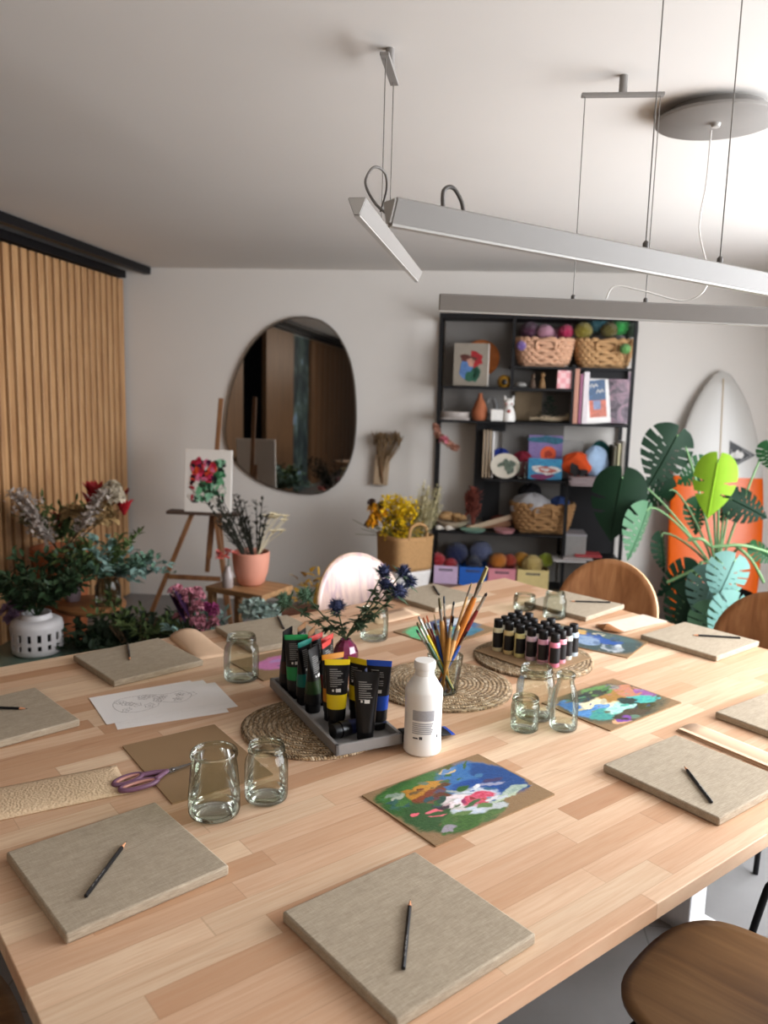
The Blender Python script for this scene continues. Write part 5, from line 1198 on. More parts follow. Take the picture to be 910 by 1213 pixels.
def cloth(name, label, x, y, v, sx, sy, sz, c, cat='cloth', seed=1, z=Z3):
    r = on_shelf(name, label, cat, x, z, v); rg = random.Random(seed); ph = [rg.uniform(0, 6) for _ in range(6)]
    def fn(u, w):
        a = 2*pi*u; t = pi*w; k = 1+.13*sin(3*a+ph[0]+2*t)+.08*sin(5*a+ph[1]-3*t); return (sx*sin(t)*cos(a)*k, sy*sin(t)*sin(a)*k, sz*(1-cos(t))*(1+.06*sin(4*a+ph[2])))
    MB().grid(fn, 28, 14).build('folded_cloth', mat('cloth_'+c.strip('#'), c, .9, 0, .2, 25, .2), r, smooth=80, weld=True); return r
cloth('navy_cloth', 'crumpled dark blue cloth behind the cream oval plate', 596, 530, 5.80, .085, .05, .095, '#1c2f78', seed=2)
cloth('red_cloth', 'crumpled crimson cloth beside the sunset painting', 621, 530, 5.79, .085, .05, .088, '#7a1c30', seed=3)
r = on_shelf('glass_vase', 'small clear glass vase in front of the crimson cloth', 'vase', 622, Z3, 5.66); MB().lathe([(0, .001), (.028, .001), (.032, .05), (.026, .10), (.03, .12)], 24).build('vase_body', glass, r, smooth=50)
r = on_shelf('sunset_painting', 'lilac painting with an orange sun, standing behind the blue fish painting', 'painting', 648, Z3, 5.80)
MB().box((0, 0, .15), (.235, .025, .30)).build('canvas', pm_('#8a78a8', '#7f6c9c'), r)
mb = MB(); rg = random.Random(71); mb.mat(1); vblob(mb, 0, .27, .11, .03, 1, -.0131); mb.mat(0); mb.add([(.055*cos(a)+.02, -.0135, .17+.055*sin(a)) for a in [2*pi*i/24 for i in range(24)]], [tuple(range(24))]); vblob(mb, .02, .17, .025, .025, 2, -.0139)
mb.build('painted_picture', [pm_('#e0653a', '#d6502a'), pm_('#2f6f86'), pm_('#b43a24')], r)
r = on_shelf('fish_painting', 'small blue painting with a white and red oval shape, in front of the lilac one', 'painting', 649, Z3, 5.66)
MB().at((0, 0, .003), rot=(-.12, 0, 0)).box((0, 0, .072), (.23, .022, .144)).build('canvas', pm_('#1f6f9c', '#2f8fb0'), r)
mb = MB().at((0, 0, .003), rot=(-.12, 0, 0)); vblob(mb, .01, .065, .085, .036, 0, -.0125); vblob(mb, .01, .066, .06, .022, 1, -.013); vblob(mb, -.02, .02, .09, .018, 2, -.0122); vblob(mb, .0, .068, .03, .01, 0, -.0134); mb.build('painted_picture', [pm_('#d8d4d0'), pm_('#8f3a34', '#b86a5a'), pm_('#7a1f5c')], r)
r = on_shelf('white_frame', 'empty white picture frame behind the orange painted cushion', 'frame', 680, Z3-.02, 5.86); MB().box((0, 0, .15), (.15, .015, .27)).build('frame_board', mat('pale_board', '#aaa7a3', .7), r)
r = cloth('orange_cushion', 'orange and black patterned small cushion before the denim bag', 687, 540, 5.68, .10, .05, .078, '#c9501f', 'cushion', 4, Z3-.02+.055)
mb = MB(); vblob(mb, -.02, .045, .04, .04, 0, -.066); vblob(mb, .03, .03, .03, .03, 0, -.066); mb.build('black_pattern', pm_('#1a1518'), r)
cloth('teal_cushion', 'dark teal cushion behind the pale denim bag', 713, 530, 5.84, .10, .05, .14, '#1f5a58', 'cushion', 5, Z3-.02)
bgc = cloth('denim_bag', 'pale blue soft bag leaning before the teal cushion', 708, 545, 5.70, .085, .045, .10, '#9fb6d0', 'bag', 6, Z3-.02+.055)
for i, (x, c, lab, h) in enumerate(((727, '#6f6a58', 'olive magazine standing third from the shelf post', .27), (731.5, '#b4ad8c', 'pale yellow-green magazine standing second from the shelf post', .29), (736.5, '#d0cbc2', 'white magazine standing against the shelf post', .30))): book(x, x+3, h, mat('cover_mag%d' % i, c, .6), lab, 5.72, Z3-.02, .2)
ps = on_shelf('paper_stack', 'sheaf of grey-pink papers sticking out under the denim bag', 'papers', 706, Z3-.02, 5.70)
mb = MB()
rg = random.Random(81)
for i in range(8): mb.at((rg.uniform(-.012, .012), -.05+rg.uniform(-.015, .015), .004+.0065*i), (0, 0, rg.uniform(-.09, .09))).box((0, 0, 0), (.33, .24, .0055))
mb.build('paper_layers', mat('grey_pink_paper', '#b3a3a4', .8, 0, .15, 5), ps)
# fifth row
r = on_shelf('shell_bowl', 'cream shell-shaped bowl heaped with tan pieces', 'bowl', 540, Z2, 5.72)
MB().lathe([(0, 0), (.05, 0), (.10, .03), (.125, .06), (.119, .06), (.09, .035), (0, .012)], 30).build('bowl', mat('cream_bowl', '#c6b49c', .6), r, smooth=50)
mb = MB(); rg = random.Random(91)
for i in range(8): mb.sphere((rg.uniform(-.07, .07), rg.uniform(-.05, .05), .06+rg.uniform(0, .04)), (.04, .03, .022), 10, 7)
mb.build('tan_pieces', mat('tan_pieces', '#a8865c', .8, 0, .3), r, smooth=60)
for x, lab in ((524, 'small white shell at the very shelf end'), (536, 'small white shell before the cream bowl')):
    r = on_shelf('sea_shell', lab, 'shell', x, Z2, 5.62); MB().sphere((0, 0, .018), (.026, .018, .018), 12, 8).tube([(.01, 0, .018), (.045, 0, .01)], [.014, .002], 8).build('shell', mat('white_shell', '#d0c9be', .5), r, smooth=60)
r = on_shelf('dried_bouquet', 'upright dusty-red dried bouquet in front of the black divider', 'dried flowers', 566, Z2, 5.72); mb = MB(); rg = random.Random(95)
E_ = stalks(mb, (0, 0, .0), 40, .31, .06, .002, rg)
for e in E_:
    for k in range(8): mb.leaf(e+V((0, 0, rg.uniform(-.16, .0))), (rg.uniform(-1, 1), rg.uniform(-1, 1), .8), .04, .018, .1, n=2)
mb.build('dried_flowers', mat('dusty_red', '#8f4f42', .9, 0, .3), r)
for i, (x, c, lab, yy, rz) in enumerate(((588, '#b9a48c', 'long pale wooden slat lying across the shelf, upper one', .085, .12), (584, '#8a6248', 'brown wooden slat lying beneath the pale one', .03, .05))):
    r = on_shelf('timber_strip', lab, 'wood piece', x, Z2, 5.68); bar(MB(), (-.15, .02, .008 if i == 0 else .012), (.16, .06, yy+.02), .035, .012).build('slat', mat('slat_%d' % i, c, .7), r)
r = on_shelf('mint_dish', 'flat mint green dish on the shelf edge', 'dish', 566, Z2, 5.62); MB().lathe([(0, 0), (.07, 0), (.09, .016), (.086, .016), (0, .006)], 28).build('dish_body', mat('mint_glaze', '#86b0a0', .5), r, smooth=50)
r = on_shelf('pink_dish', 'flat pink dish on the shelf edge before the cloth basket', 'dish', 604, Z2, 5.63); MB().lathe([(0, 0), (.06, 0), (.075, .025), (.07, .025), (0, .008)], 28).build('dish_body', mat('pink_glaze', '#bd8a8e', .5), r, smooth=50)
r = on_shelf('russet_bundle', 'dark russet bundle behind the pale wooden slat', 'bundle', 600, Z2, 5.80); MB().sphere((0, 0, .05), (.09, .06, .05), 16, 10).build('bundle', mat('russet', '#6a2f22', .85, 0, .3, 60, .4), r, smooth=60)
basket(648, Z2, .42, .25, .20, mat('rattan_basket', '#9c7850', .85, 0, .25, 45, .8), 'woven basket of folded cloths on the lower shelf', 5.765)
r = cloth('cloth_pile', 'pale folded cloth heaped in the lower shelf basket', 636, 600, 5.72, .14, .09, .085, '#a8a6a8', 'cloth', 7, Z2+.10)
cloth('dark_cloth', 'black folded cloth topping the lower shelf basket', 633, 600, 5.80, .08, .06, .07, '#1f1d22', 'cloth', 8, Z2+.19)
cloth('blue_cloth', 'blue folded cloth in the lower shelf basket', 667, 600, 5.75, .08, .07, .07, '#2f4474', 'cloth', 9, Z2+.11)
r = on_shelf('storage_box', 'plain grey storage box beside the cloth basket', 'box', 688, .5, 5.74); MB().box((0, 0, .085), (.15, .22, .17)).build('box_body', mat('grey_box', '#8f8c89', .7), r, bevel=.004, seg=1); MB().box((0, 0, .172), (.155, .225, .012)).build('lid', mat('grey_lid', '#99969a', .7), r)
for i, (x, c, lab, z) in enumerate(((683, '#b4b0ae', 'grey magazine lying lowest on the bottom side shelf', 0), (693, '#a8a09e', 'pale magazine lying on the grey one', .014), (706, '#b0484c', 'red-covered magazine lying topmost', .028))):
    r = on_shelf('magazine', lab, 'magazine', x, .5+z, 5.63 if i < 2 else 5.66); MB().box((0, -.03+.02*i, .0065), (.22-.02*i, .16, .012)).build('magazine_body', mat('mag_%d' % i, c, .5), r)
# crates with yarn
txt = mat('crate_text', '#4a4650', .7)
for i, (x0, x1, c, lab) in enumerate(((520.5, 550, '#cbb3cf', 'pale lilac crate of red yarn'), (551, 585, '#2563b8', 'blue crate of navy yarn'), (586, 620, '#d98f9a', 'pink crate of orange yarn'), (621, 660, '#d8c48a', 'pale yellow crate of yellow yarn'))):
    u0, u1 = U(x0, 5.66), U(x1, 5.66); r = wallthing('yarn_crate', lab+' on the bottom shelf', 'crate', (u0+u1)/2, 5.70, Z1+.0005, 'coloured crates on the bottom shelf'); w = u1-u0-.004
    m = mat('crate_'+c.strip('#'), c, .55)
    mb = MB()
    for x, y, a, b in ((0, -.11, w, .006), (0, .11, w, .006), (-w/2+.003, 0, .006, .214), (w/2-.003, 0, .006, .214)): mb.box((x, y, .075), (a, b, .15))
    mb.box((0, 0, .004), (w, .22, .006)); mb.build('crate_body', m, r, bevel=.002, seg=1)
    mb = MB(); 
    for k in range(7): mb.box((-.042+.014*k, -.1138, .122), (.010, .001, .016))
    mb.build('dark_lettering', txt, r)
for x, y, r, c, lab, v in ((524, 663, .058, '#c01828', 'bright red yarn ball at the end of the lilac crate', 5.68), (540, 668, .045, '#b5142a', 'smaller red yarn ball in the lilac crate', 5.67), (547, 655, .085, '#16265c', 'big navy yarn ball between the lilac and blue crates', 5.77), (576, 652, .08, '#6a7296', 'grey-blue yarn ball above the blue crate', 5.78), (569, 667, .055, '#1a2140', 'midnight blue yarn ball low in the blue crate', 5.68), (598, 664, .06, '#e08a1c', 'orange yarn ball in the pink crate', 5.69), (612, 664, .05, '#b8401c', 'rust red yarn ball in the pink crate', 5.74), (627, 662, .055, '#e0a020', 'golden yarn ball behind the pale yellow crate', 5.76), (640, 668, .07, '#dfc47a', 'pale straw yarn ball in the pale yellow crate', 5.69), (656, 663, .05, '#b8c838', 'lime yarn ball at the end of the pale yellow crate', 5.74)):
    yarn(U(x, v), v, Zp(x, y, v)-r, r, c, lab)
# small dried garland tied to the shelf post
gp = [on_v(x, y, 5.585) for x, y in ((516, 506), (519, 514), (526, 522), (534, 528), (541, 532))]
gr = wallthing('dried_garland', 'short garland of dried pink flowers tied on the shelving post', 'garland', gp[0][0], 5.585, gp[0][1])
gl_ = [(a-gp[0][0], 0, b-gp[0][1]) for a, b in gp]; MB().tube(crom(gl_, 4), .004, 5).build('string', olv, gr)
mb = MB(); rg = random.Random(99)
for i, q in enumerate(crom(gl_, 3)): bloom_ball(mb, V(q)+V((0, -.01, 0)), .014, 9, rg, .026)
mb.build('dried_flowers', mat('tan_pink_dried', '#b98a76', .85, 0, .35, 30), gr)
mb = MB(); bloom_ball(mb, V(gl_[2])+V((0, -.02, .0)), .022, 14, rg, .028); mb.build('pink_flower', mat('pink_dried', '#cf7f8c', .85), gr)
# ================================================================== surfboard
sv = 5.72
st_, sl = on_v(862, 439, 5.86), None
zt = st_[1]
wL, wR = on_v(793, 640, 5.6)[0], on_v(908, 640, 5.6)[0]; HWD = (wR-wL)/2; sbu = (on_v(862, 439, 5.86)[0]+ (wL+wR)/2)/2
prof = [(0, 1.0), (.12, .993), (.25, .97), (.40, .93), (.55, .88), (.68, .82), (.80, .75), (.90, .67), (.97, .57), (1.0, .45), (.99, .30), (.95, .18), (.87, .09), (.72, .03), (.5, .004)]
out = [(HWD*a, zt*b) for a, b in prof]; full = [(p.x, p.y) for p in crom([(x, z, 0) for x, z in out], 4)]
sbd = wallthing('surfboard', 'white surfboard with an orange lower half leaning on the wall behind the monstera', 'surfboard', sbu, 5.64, 0)
whb = mat('surf_white', '#c0bdb8', .3, 0, .02, 3); orb = mat('surf_orange', '#d9620f', .3, 0, .04, 3); grail = mat('surf_rail', '#a8a6a2', .35)
zsplit = on_v(850, 566, 5.72)[1]
TH = .03; lean = lambda z: .26*z/zt
def sbsec(z0, z1, name, m):
    zs = [z0+(z1-z0)*i/24 for i in range(25)]
    def wid(z):
        for (a, za), (b, zb) in zip(full, full[1:]):
            if za >= z >= zb: return a+(b-a)*((za-z)/max(1e-6, za-zb))
        return 0.0 if z > full[0][1]-1e-6 else full[-1][0]
    def fn(u, v):
        z = z0+(z1-z0)*v; w = max(.002, wid(z)); a = 2*pi*u
        x = w*cos(a); y = TH*min(1, w/.1)*(abs(sin(a))**.8)*(1 if sin(a) > 0 else -1); return (x, lean(z)+y, z)
    return MB().grid(fn, 40, 40).build(name, m, sbd, smooth=60, weld=True)
sbsec(zsplit, zt*.9995, 'white_deck', whb); sbsec(.006, zsplit, 'orange_deck', orb)
MB().tube([(0, lean(z)-TH-.0005, z) for z in (zsplit, 1.3, 1.6, zt*.97)], .004, 5).build('stringer', mat('stringer', '#b39c78', .5), sbd)
tri = [on_v(870.5, 523.6, 5.70), on_v(900, 540.4, 5.70), on_v(868, 556.7, 5.70)]
tri = [(a-sbu, z) for a, z in tri]; cxm = sum(t[0] for t in tri)/3; czm = sum(t[1] for t in tri)/3
def trip(k, off, mb): mb.add([(cxm+(x-cxm)*k, lean(z)-TH-off, czm+(z-czm)*k) for x, z in tri], [(0, 1, 2)])
mb = MB(); mb.mat(0); trip(1.08, .001, mb); mb.mat(1); trip(1.0, .002, mb); mb.mat(0); trip(.84, .003, mb); mb.mat(1); trip(.76, .004, mb); mb.mat(2)
for x, z, w, h, ro in ((-.035, -.01, .022, .03, .3), (-.01, .005, .018, .034, -.4), (.018, -.002, .018, .026, .3), (-.02, -.022, .03, .01, .1)):
    pl = blob(rng, cxm+x, czm+z, w, h, 12, .35, ro); mb.add([(a, lean(b)-TH-.005, b) for a, b in pl], [tuple(range(12))])
mb.build('triangle_emblem', [mat('emblem_grey', '#9a9896', .5), capblack, mat('emblem_white', '#d9d6d2', .5)], sbd)
# ================================================================== monstera
mv = 4.85; mu_, _ = on_v(848, 700, mv)
mo = wallthing('monstera_plant', 'big split-leaf monstera in a black pot before the surfboard', 'potted plant', mu_, mv, 0)
def m_leaf(name, c, c2):
    if name in MATS: return MATS[name]
    t = NT(name); o = t.obj(); n = t.noise(o, 9, 3); t.col(t.mix(n, lin(c), lin(c2))); t.rough(.55); t.b.inputs['Specular IOR Level'].default_value = .18; MATS[name] = t.m; return t.m
MD = m_leaf('monstera_dark', '#10251a', '#19351f'); MM = m_leaf('monstera_mid', '#1c4024', '#264f2c'); MY = m_leaf('monstera_sunlit', '#88a832', '#6f9424'); MP = m_leaf('monstera_pale', '#4a6b50', '#58795f'); MB_ = m_leaf('monstera_blue', '#5f857f', '#76988f')  # MY paints sunlight showing through one leaf as bright yellow-green
MB().lathe([(0, 0), (.17, 0), (.18, .02), (.22, .50), (.21, .51), (.20, .47), (0, .46)], 40).build('pot', mat('black_pot', '#1c1c20', .45), mo, smooth=40)
MB().lathe([(0, .462), (.2, .462)], 30).build('soil', mat('dark_soil', '#2b2018', .95, 0, .3), mo)
def mleaf(px_, py_, v, size, tipang, face, m, curl=.25, stem_from=None, split=True, hw=.48):
    """tipang: direction of the leaf tip in the wall plane (degrees, 0 = along +u, 90 = up); face: turn of the blade about its midrib."""
    u, z = on_v(px_, py_, v); c = V((u-mu_, v-mv, z))
    ta = radians(tipang); ax = V((cos(ta), -.15, sin(ta))).normalized(); nrm = V((0, -1, 0)); sd = ax.cross(nrm).normalized(); nrm = sd.cross(ax)
    f = radians(face); sd, nrm = sd*cos(f)+nrm*sin(f), nrm*cos(f)-sd*sin(f)
    base = c-ax*size*.45
    def P(s, w):      # s along the midrib, w sideways
        q = w*size; return base+ax*(s*size)+sd*q+nrm*(-curl*size*(abs(w)**1.7)*1.6-.25*curl*size*s*s)
    mb = MB(); E = [(-.20, .05), (-.17, .24), (-.04, .42), (.16, .50), (.38, .49), (.58, .41), (.76, .28), (.92, .12), (1.04, .0)]
    E = [(p.x, p.y*hw/.48) for p in crom([(a, b, 0) for a, b in E], 7)]; NE = len(E)-1; NT_ = 12
    cuts = [.30, .42, .53, .64, .74, .84] if split else [.46, .62]
    for sgn in (-1, 1):
        vs = []; fs = []
        for i in range(NE+1):
            u_ = i/NE; a0_ = u_**1.15*1.0
            for k in range(NT_+1):
                t = k/NT_; b_ = t**.9; vs.append(P(a0_+(E[i][0]-a0_)*b_, sgn*E[i][1]*b_))
        for i in range(NE):
            for k in range(NT_):
                t = (k+.5)/NT_; u_ = (i+.5)/NE
                if any(t > .42 and abs(u_-c_) < (.011 if t < .6 else .016) for c_ in cuts): continue
                if split and any(.2 < t < .33 and abs(u_-c_-.03) < .012 for c_ in cuts[:4]): continue
                q = i*(NT_+1)+k; fs.append((q, q+1, q+NT_+2, q+NT_+1))
        mb.add(vs, fs)
    mb.tube([P(s/6, 0)+nrm*.002 for s in range(7)], .004, 5)
    lf = mb.build('leaf', m, mo, smooth=50)
    src = V(stem_from) if stem_from else V((0.0, 0, .60))
    pts = bez(src, src+(base-src)*.3+V((0, 0, .22*size+.05)), base-ax*size*.25+V((0, .03, .03)), base, 10)
    MB().tube(pts, [.008-.0003*i for i in range(11)], 7).build('stem', mat('monstera_stem', '#6f8f62', .5, 0, .12), mo, smooth=60)
mleaf(788, 543, 4.75, 0.310, 245, 10, MD); mleaf(731, 599, 4.6, 0.344, 262, -12, MD, .2, None, False, .42); mleaf(772, 588, 4.85, 0.241, 200, 30, MD); mleaf(758, 632, 4.55, 0.284, 255, 50, MP, .3)
mleaf(822, 562, 4.9, 0.19, 215, 20, MM); mleaf(845, 577, 4.45, 0.292, 262, -20, MY, .35, None, False, .36); mleaf(886, 601, 4.75, 0.21, 335, 20, MD); mleaf(914, 541, 4.8, 0.15, 280, -10, MM); mleaf(861, 687, 4.35, 0.232, 250, 5, MB_, .25); mleaf(838, 705, 4.45, 0.258, 255, -25, MB_, .2)
mleaf(803, 690, 4.7, 0.241, 220, 30, MD); mleaf(812, 727, 4.5, 0.258, 250, -10, MD, .2); mleaf(786, 655, 4.8, 0.206, 280, 55, MD); mleaf(860, 733, 4.3, 0.241, 240, 25, MB_); mleaf(827, 612, 4.9, 0.189, 270, 30, MM); mleaf(905, 655, 4.6, 0.14, 330, 40, MM); mleaf(862, 600, 5.0, 0.172, 250, -30, MD); mleaf(842, 745, 4.4, 0.241, 265, 10, MP)
for a, b in (((815, 640), (843, 648)), ((843, 648), (912, 655)), ((905, 690), (870, 645)), ((790, 690), (862, 668)), ((832, 665), (800, 735))):
    p, q = on_v(*a, 4.6), on_v(*b, 4.6)
    MB().tube(crom([(p[0]-mu_, 4.6-mv, p[1]), ((p[0]+q[0])/2-mu_, 4.58-mv, (p[1]+q[1])/2+.03), (q[0]-mu_, 4.62-mv, q[1])], 6), .009, 8).build('stem', mat('monstera_stem', '#6f8f62'), mo, smooth=60)
gp_, gz_ = on_v(890, 700, 4.45)
pot2 = wallthing('planter', 'grey square planter beside the black monstera pot', 'planter', gp_+.12, 4.42, 0)
MB().box((0, 0, .27), (.26, .26, .54)).build('planter_body', mat('slate_grey', '#5c6068', .6), pot2, bevel=.006); MB().box((0, 0, .541), (.22, .22, .004)).build('soil', mat('dark_soil', '#2b2018'), pot2)
# ================================================================== plants by the slatted panel
lf1 = mat('leaf_deep', '#2c4226', .6, 0, .35, 14); lf2 = mat('leaf_blue_green', '#5f7d6a', .65, 0, .3, 14); lf3 = mat('leaf_olive', '#55683a', .65, 0, .35, 14); lf4 = mat('leaf_eucalyptus', '#7f9a92', .7, 0, .25, 14); lf0 = mat('leaf_dark_green', '#22361f', .65, 0, .35, 14)  # lf0: the shrub's own dark green
def spray(mb, base, n, length, spread, up, rg, ls=.05, lw=.02, per=14, droop=.25, lean=(0, 0), stemr=.0025):
    """Leafy stems fanning out from base."""
    B = V(base)
    for i in range(n):
        a = rg.uniform(0, 6.28); d = V((cos(a)*spread+lean[0], sin(a)*spread+lean[1], up*rg.uniform(.6, 1.1))).normalized(); L_ = length*rg.uniform(.6, 1.05)
        e = B+d*L_+V((0, 0, -droop*L_*.5)); m = B+d*L_*.55
        for k in range(per):
            f = .2+.8*(k+rg.random())/per; p = B*(1-f)**2+m*2*f*(1-f)+e*f*f
            mb.leaf(p, d*.6+V((rg.uniform(-1, 1), rg.uniform(-1, 1), rg.uniform(-.5, .9))), ls*rg.uniform(.7, 1.2), lw*rg.uniform(.8, 1.2), .2, rg.uniform(-.6, .6))
def twigs(mb, base, n, length, spread, up, rg, lean=(0, 0), r=.0025):
    B = V(base)
    for i in range(n):
        a = rg.uniform(0, 6.28); d = V((cos(a)*spread+lean[0], sin(a)*spread+lean[1], up)).normalized(); mb.tube([B, B+d*length*.5, B+d*length*.85], [r, r*.8, r*.5], 4, cap=False)
# low glass table with lantern-like white pot
LV = 3.55; lu, lz = on_v(45, 772, LV); TZL = on_v(45, 772, LV)[1]
gt = wallthing('low_table', 'low table with a greenish glass top under the white cut-out pot', 'table', lu+.02, LV, 0)
tg = mat('green_glass_top', '#6f8478', .15, 0, .05, spec=.7)
MB().box((0, 0, TZL-.009), (.50, .44, .016)).build('glass_top', tg, gt, bevel=.003, seg=1)
for x in (-1, 1):
    for y in (-1, 1): MB().tube([(x*.22, y*.19, 0), (x*.22, y*.19, TZL-.017)], .011, 8).build('leg', blackm, gt)
hz_ = .17
whp = mat('white_pierced_ceramic', '#d6d2d2', .45, 0, .03)
lp = wallthing('lantern_pot', 'white ceramic pot pierced with upright slots, holding dark green foliage', 'flower pot', lu, LV, TZL+.0005)
R = .118; NH = 16
MB().lathe([(0, 0), (R*.86, 0), (R*.96, .012), (R*.98, .035), (R*.93, .035), (R*.9, .02), (0, .02)], 48).lathe([(R*.94, hz_*.66), (R*1.0, hz_*.66), (R*1.01, hz_*.80), (R*.97, hz_*.92), (R*.80, hz_*.99), (R*.62, hz_), (R*.55, hz_*1.12), (R*.58, hz_*1.15), (R*.52, hz_*1.15), (R*.5, hz_*.98), (R*.75, hz_*.93), (R*.92, hz_*.85)], 48).build('pot_rims', whp, lp, smooth=50)
mb = MB()
for i in range(NH):
    a0 = 2*pi*i/NH; w = .62*2*pi/NH
    vs = [(r*cos(a0+w*t), r*sin(a0+w*t), z) for r in (R*.93, R*.985) for z in (.03, hz_*.68) for t in (-.5, 0, .5)]
    mb.add(vs, [(0, 1, 4, 3), (1, 2, 5, 4), (6, 9, 10, 7), (7, 10, 11, 8), (0, 3, 9, 6), (2, 8, 11, 5)])
    b0 = a0+w*.5; b1 = a0+2*pi/NH-w*.5
    vs = [(r*cos(t), r*sin(t), z) for r in (R*.93, R*.98) for z in (.058, .075) for t in (b0-.02, b1+.02)]
    mb.add(vs, [(0, 1, 3, 2), (4, 6, 7, 5), (0, 4, 5, 1), (2, 3, 7, 6)])
mb.build('pierced_wall', whp, lp)
MB().lathe([(0, .021), (R*.6, .021), (R*.62, hz_*.9), (0, hz_*.9)], 24).build('dark_liner', mat('dark_liner', '#1d1b1a', .8), lp)
rg = random.Random(101); mb = MB(); spray(mb, (0, 0, hz_*1.1), 70, .40, .75, .95, rg, .06, .026, 15, .25, (-.02, 0)); twigs(mb, (0, 0, hz_), 20, .3, .7, .9, rg)
mb.build('dark_foliage', lf1, lp)
lh = wallthing('lilac_spray', 'spray of lilac blossom in a small pot at the picture edge by the white pot', 'flowers', on_v(4, 745, LV)[0], LV+.12, TZL+.0005)
mb = MB()
for i in range(7): bloom_ball(mb, (rg.uniform(-.05, .05), rg.uniform(-.06, .02), .11+rg.uniform(0, .1)), .026, 18, rg, .022)
mb.build('lilac_blossom', mat('lilac_bloom', '#9a7f9c', .8, 0, .25), lh); MB().lathe([(0, 0), (.03, 0), (.04, .08), (.03, .10), (0, .09)], 20).build('pot', whp, lh, smooth=40)
# round side table
RV = 4.02; ru, rz_ = on_v(108, 714, RV)
rt = wallthing('round_side_table', 'small round wooden side table on thin black legs carrying the glass jars', 'side table', ru, RV, 0)
MB().lathe([(0, rz_-.028), (.17, rz_-.028), (.18, rz_-.02), (.18, rz_-.004), (.175, rz_), (0, rz_)], 40).build('tabletop', m_wood('table_oak', '#8a5c38', '#a8754a', '#b98659', 'X', 1, .5), rt, smooth=40)
for i in range(3):
    a = 2*pi*i/3+.5; MB().tube([(.13*cos(a), .13*sin(a), rz_-.02), (.18*cos(a), .18*sin(a), 0)], .008, 8).build('leg', blackm, rt)
ju, _ = on_v(128, 708, RV-.02); jb = wallthing('eucalyptus_jar', 'glass jar of blue-green eucalyptus branches on the round side table', 'jar', ju, RV-.02, rz_+.0005)
MB().lathe([(0, .001), (.06, .001), (.066, .01), (.066, .10), (.055, .125), (.052, .15), (.056, .155), (.05, .155)], 32).build('glass_body', m_glass('smoky_glass', '#c4c6c0', '#5b605c'), jb, smooth=50)
mb = MB(); twigs(mb, (0, 0, .01), 14, .2, .15, 1, rg); mb.build('stems', stemm, jb)
mb = MB(); spray(mb, (0, 0, .14), 26, .34, .8, .65, rg, .045, .032, 14, .3, (.2, -.05)); mb.build('eucalyptus_leaves', lf2, jb)
mb = MB(); spray(mb, (.02, 0, .16), 16, .36, .7, .5, rg, .045, .034, 14, .4, (.6, -.1)); mb.build('pale_leaves', lf4, jb)
mb = MB(); spray(mb, (-.02, 0, .15), 22, .34, .8, .8, rg, .06, .026, 14, .2, (-.2, 0)); mb.build('green_leaves', lf3, jb)
vu, _ = on_v(84, 708, RV); vb = wallthing('small_vase', 'small mauve-grey vase with a sprig beside the eucalyptus jar', 'vase', vu, RV+.02, rz_+.0005)
MB().lathe([(0, 0), (.035, 0), (.045, .04), (.036, .085), (.03, .095), (.026, .09), (0, .08)], 24).build('vase_body', mat('mauve_glaze', '#a08e98', .5), vb, smooth=50)
mb = MB(); spray(mb, (0, 0, .085), 12, .2, .8, .7, rg, .04, .02, 9); mb.build('sprig', lf3, vb)
# tall terracotta planter with dried flowers
PV_ = 4.36; pu_, pz_ = on_v(72, 648, PV_)
tp = wallthing('terracotta_planter', 'tall terracotta planter of pale and red dried flowers before the slatted panel', 'planter', pu_, PV_, 0)
MB().lathe([(0, 0), (.11, 0), (.12, .02), (.155, pz_-.06), (.165, pz_-.06), (.168, pz_), (.155, pz_), (.15, pz_-.05), (0, pz_-.06)], 36).build('planter_body', mat('orange_terracotta', '#a8633c', .75, 0, .12, 8), tp, smooth=40)
def plume(mb, e, d, L_, r, n, rg):
    mb.tube([V(e)-V(d)*L_*.6, V(e)+V(d)*L_*.4], .009, 5)
    for i in range(n):
        f = rg.random(); p = V(e)+V(d)*L_*(f-.6); s = r*(1-abs(f-.5))
        mb.leaf(p+V((rg.gauss(0, 1), rg.gauss(0, 1), rg.gauss(0, 1)))*s*.36, (rg.uniform(-1, 1), rg.uniform(-1, 1), rg.uniform(-.2, 1)), .035, .02, .1, n=2)
def local_pt(px_, py_, v, root_u, root_v): u, z = on_v(px_, py_, v); return V((u-root_u, v-root_v, z))
mb = MB(); ms_ = MB()
for x, y in ((28, 592), (38, 600), (35, 610), (46, 618), (50, 628), (30, 604), (55, 636), (22, 596)):
    e = local_pt(x, y, PV_-.2, pu_, PV_); d = (e-V((0, 0, pz_))).normalized(); mb = MB(); plume(mb, e, d, .16, .09, 60, rg); mb.build('pale_plume', mat('pale_plume', '#b5a9a0', .9, 0, .2), tp); ms_.tube([(0, 0, pz_-.05), e*.5+V((0, 0, pz_*.5)), e], .003, 4)
for x, y in ((112, 600), (118, 590), (104, 612), (99, 622)):
    e = local_pt(x, y, PV_-.2, pu_, PV_); d = (e-V((0, 0, pz_))).normalized(); mb = MB(); plume(mb, e, d, .14, .06, 45, rg); mb.build('pale_plume', mat('pale_plume', '#b5a9a0'), tp); ms_.tube([(0, 0, pz_-.05), e], .003, 4)
mb = MB()
for x, y, s in ((112, 583, .12), (108, 592, .10), (142, 590, .11), (147, 600, .10), (70, 615, .09), (132, 584, .09)):
    e = local_pt(x, y, PV_-.03, pu_, PV_); mb = MB()
    for k in range(10): a = rg.uniform(0, 6.28); mb.leaf(e-V((0, 0, s*.5)), (cos(a)*.5, sin(a)*.4, 1), s*1.3, s*.55, .15)
    mb.build('red_flower', mat('anthurium_red', '#a3202a', .5, 0, .2), tp); ms_.tube([(0, 0, pz_-.05), e*.5+V((.01, 0, pz_*.5)), e], .004, 4)
mb = MB()
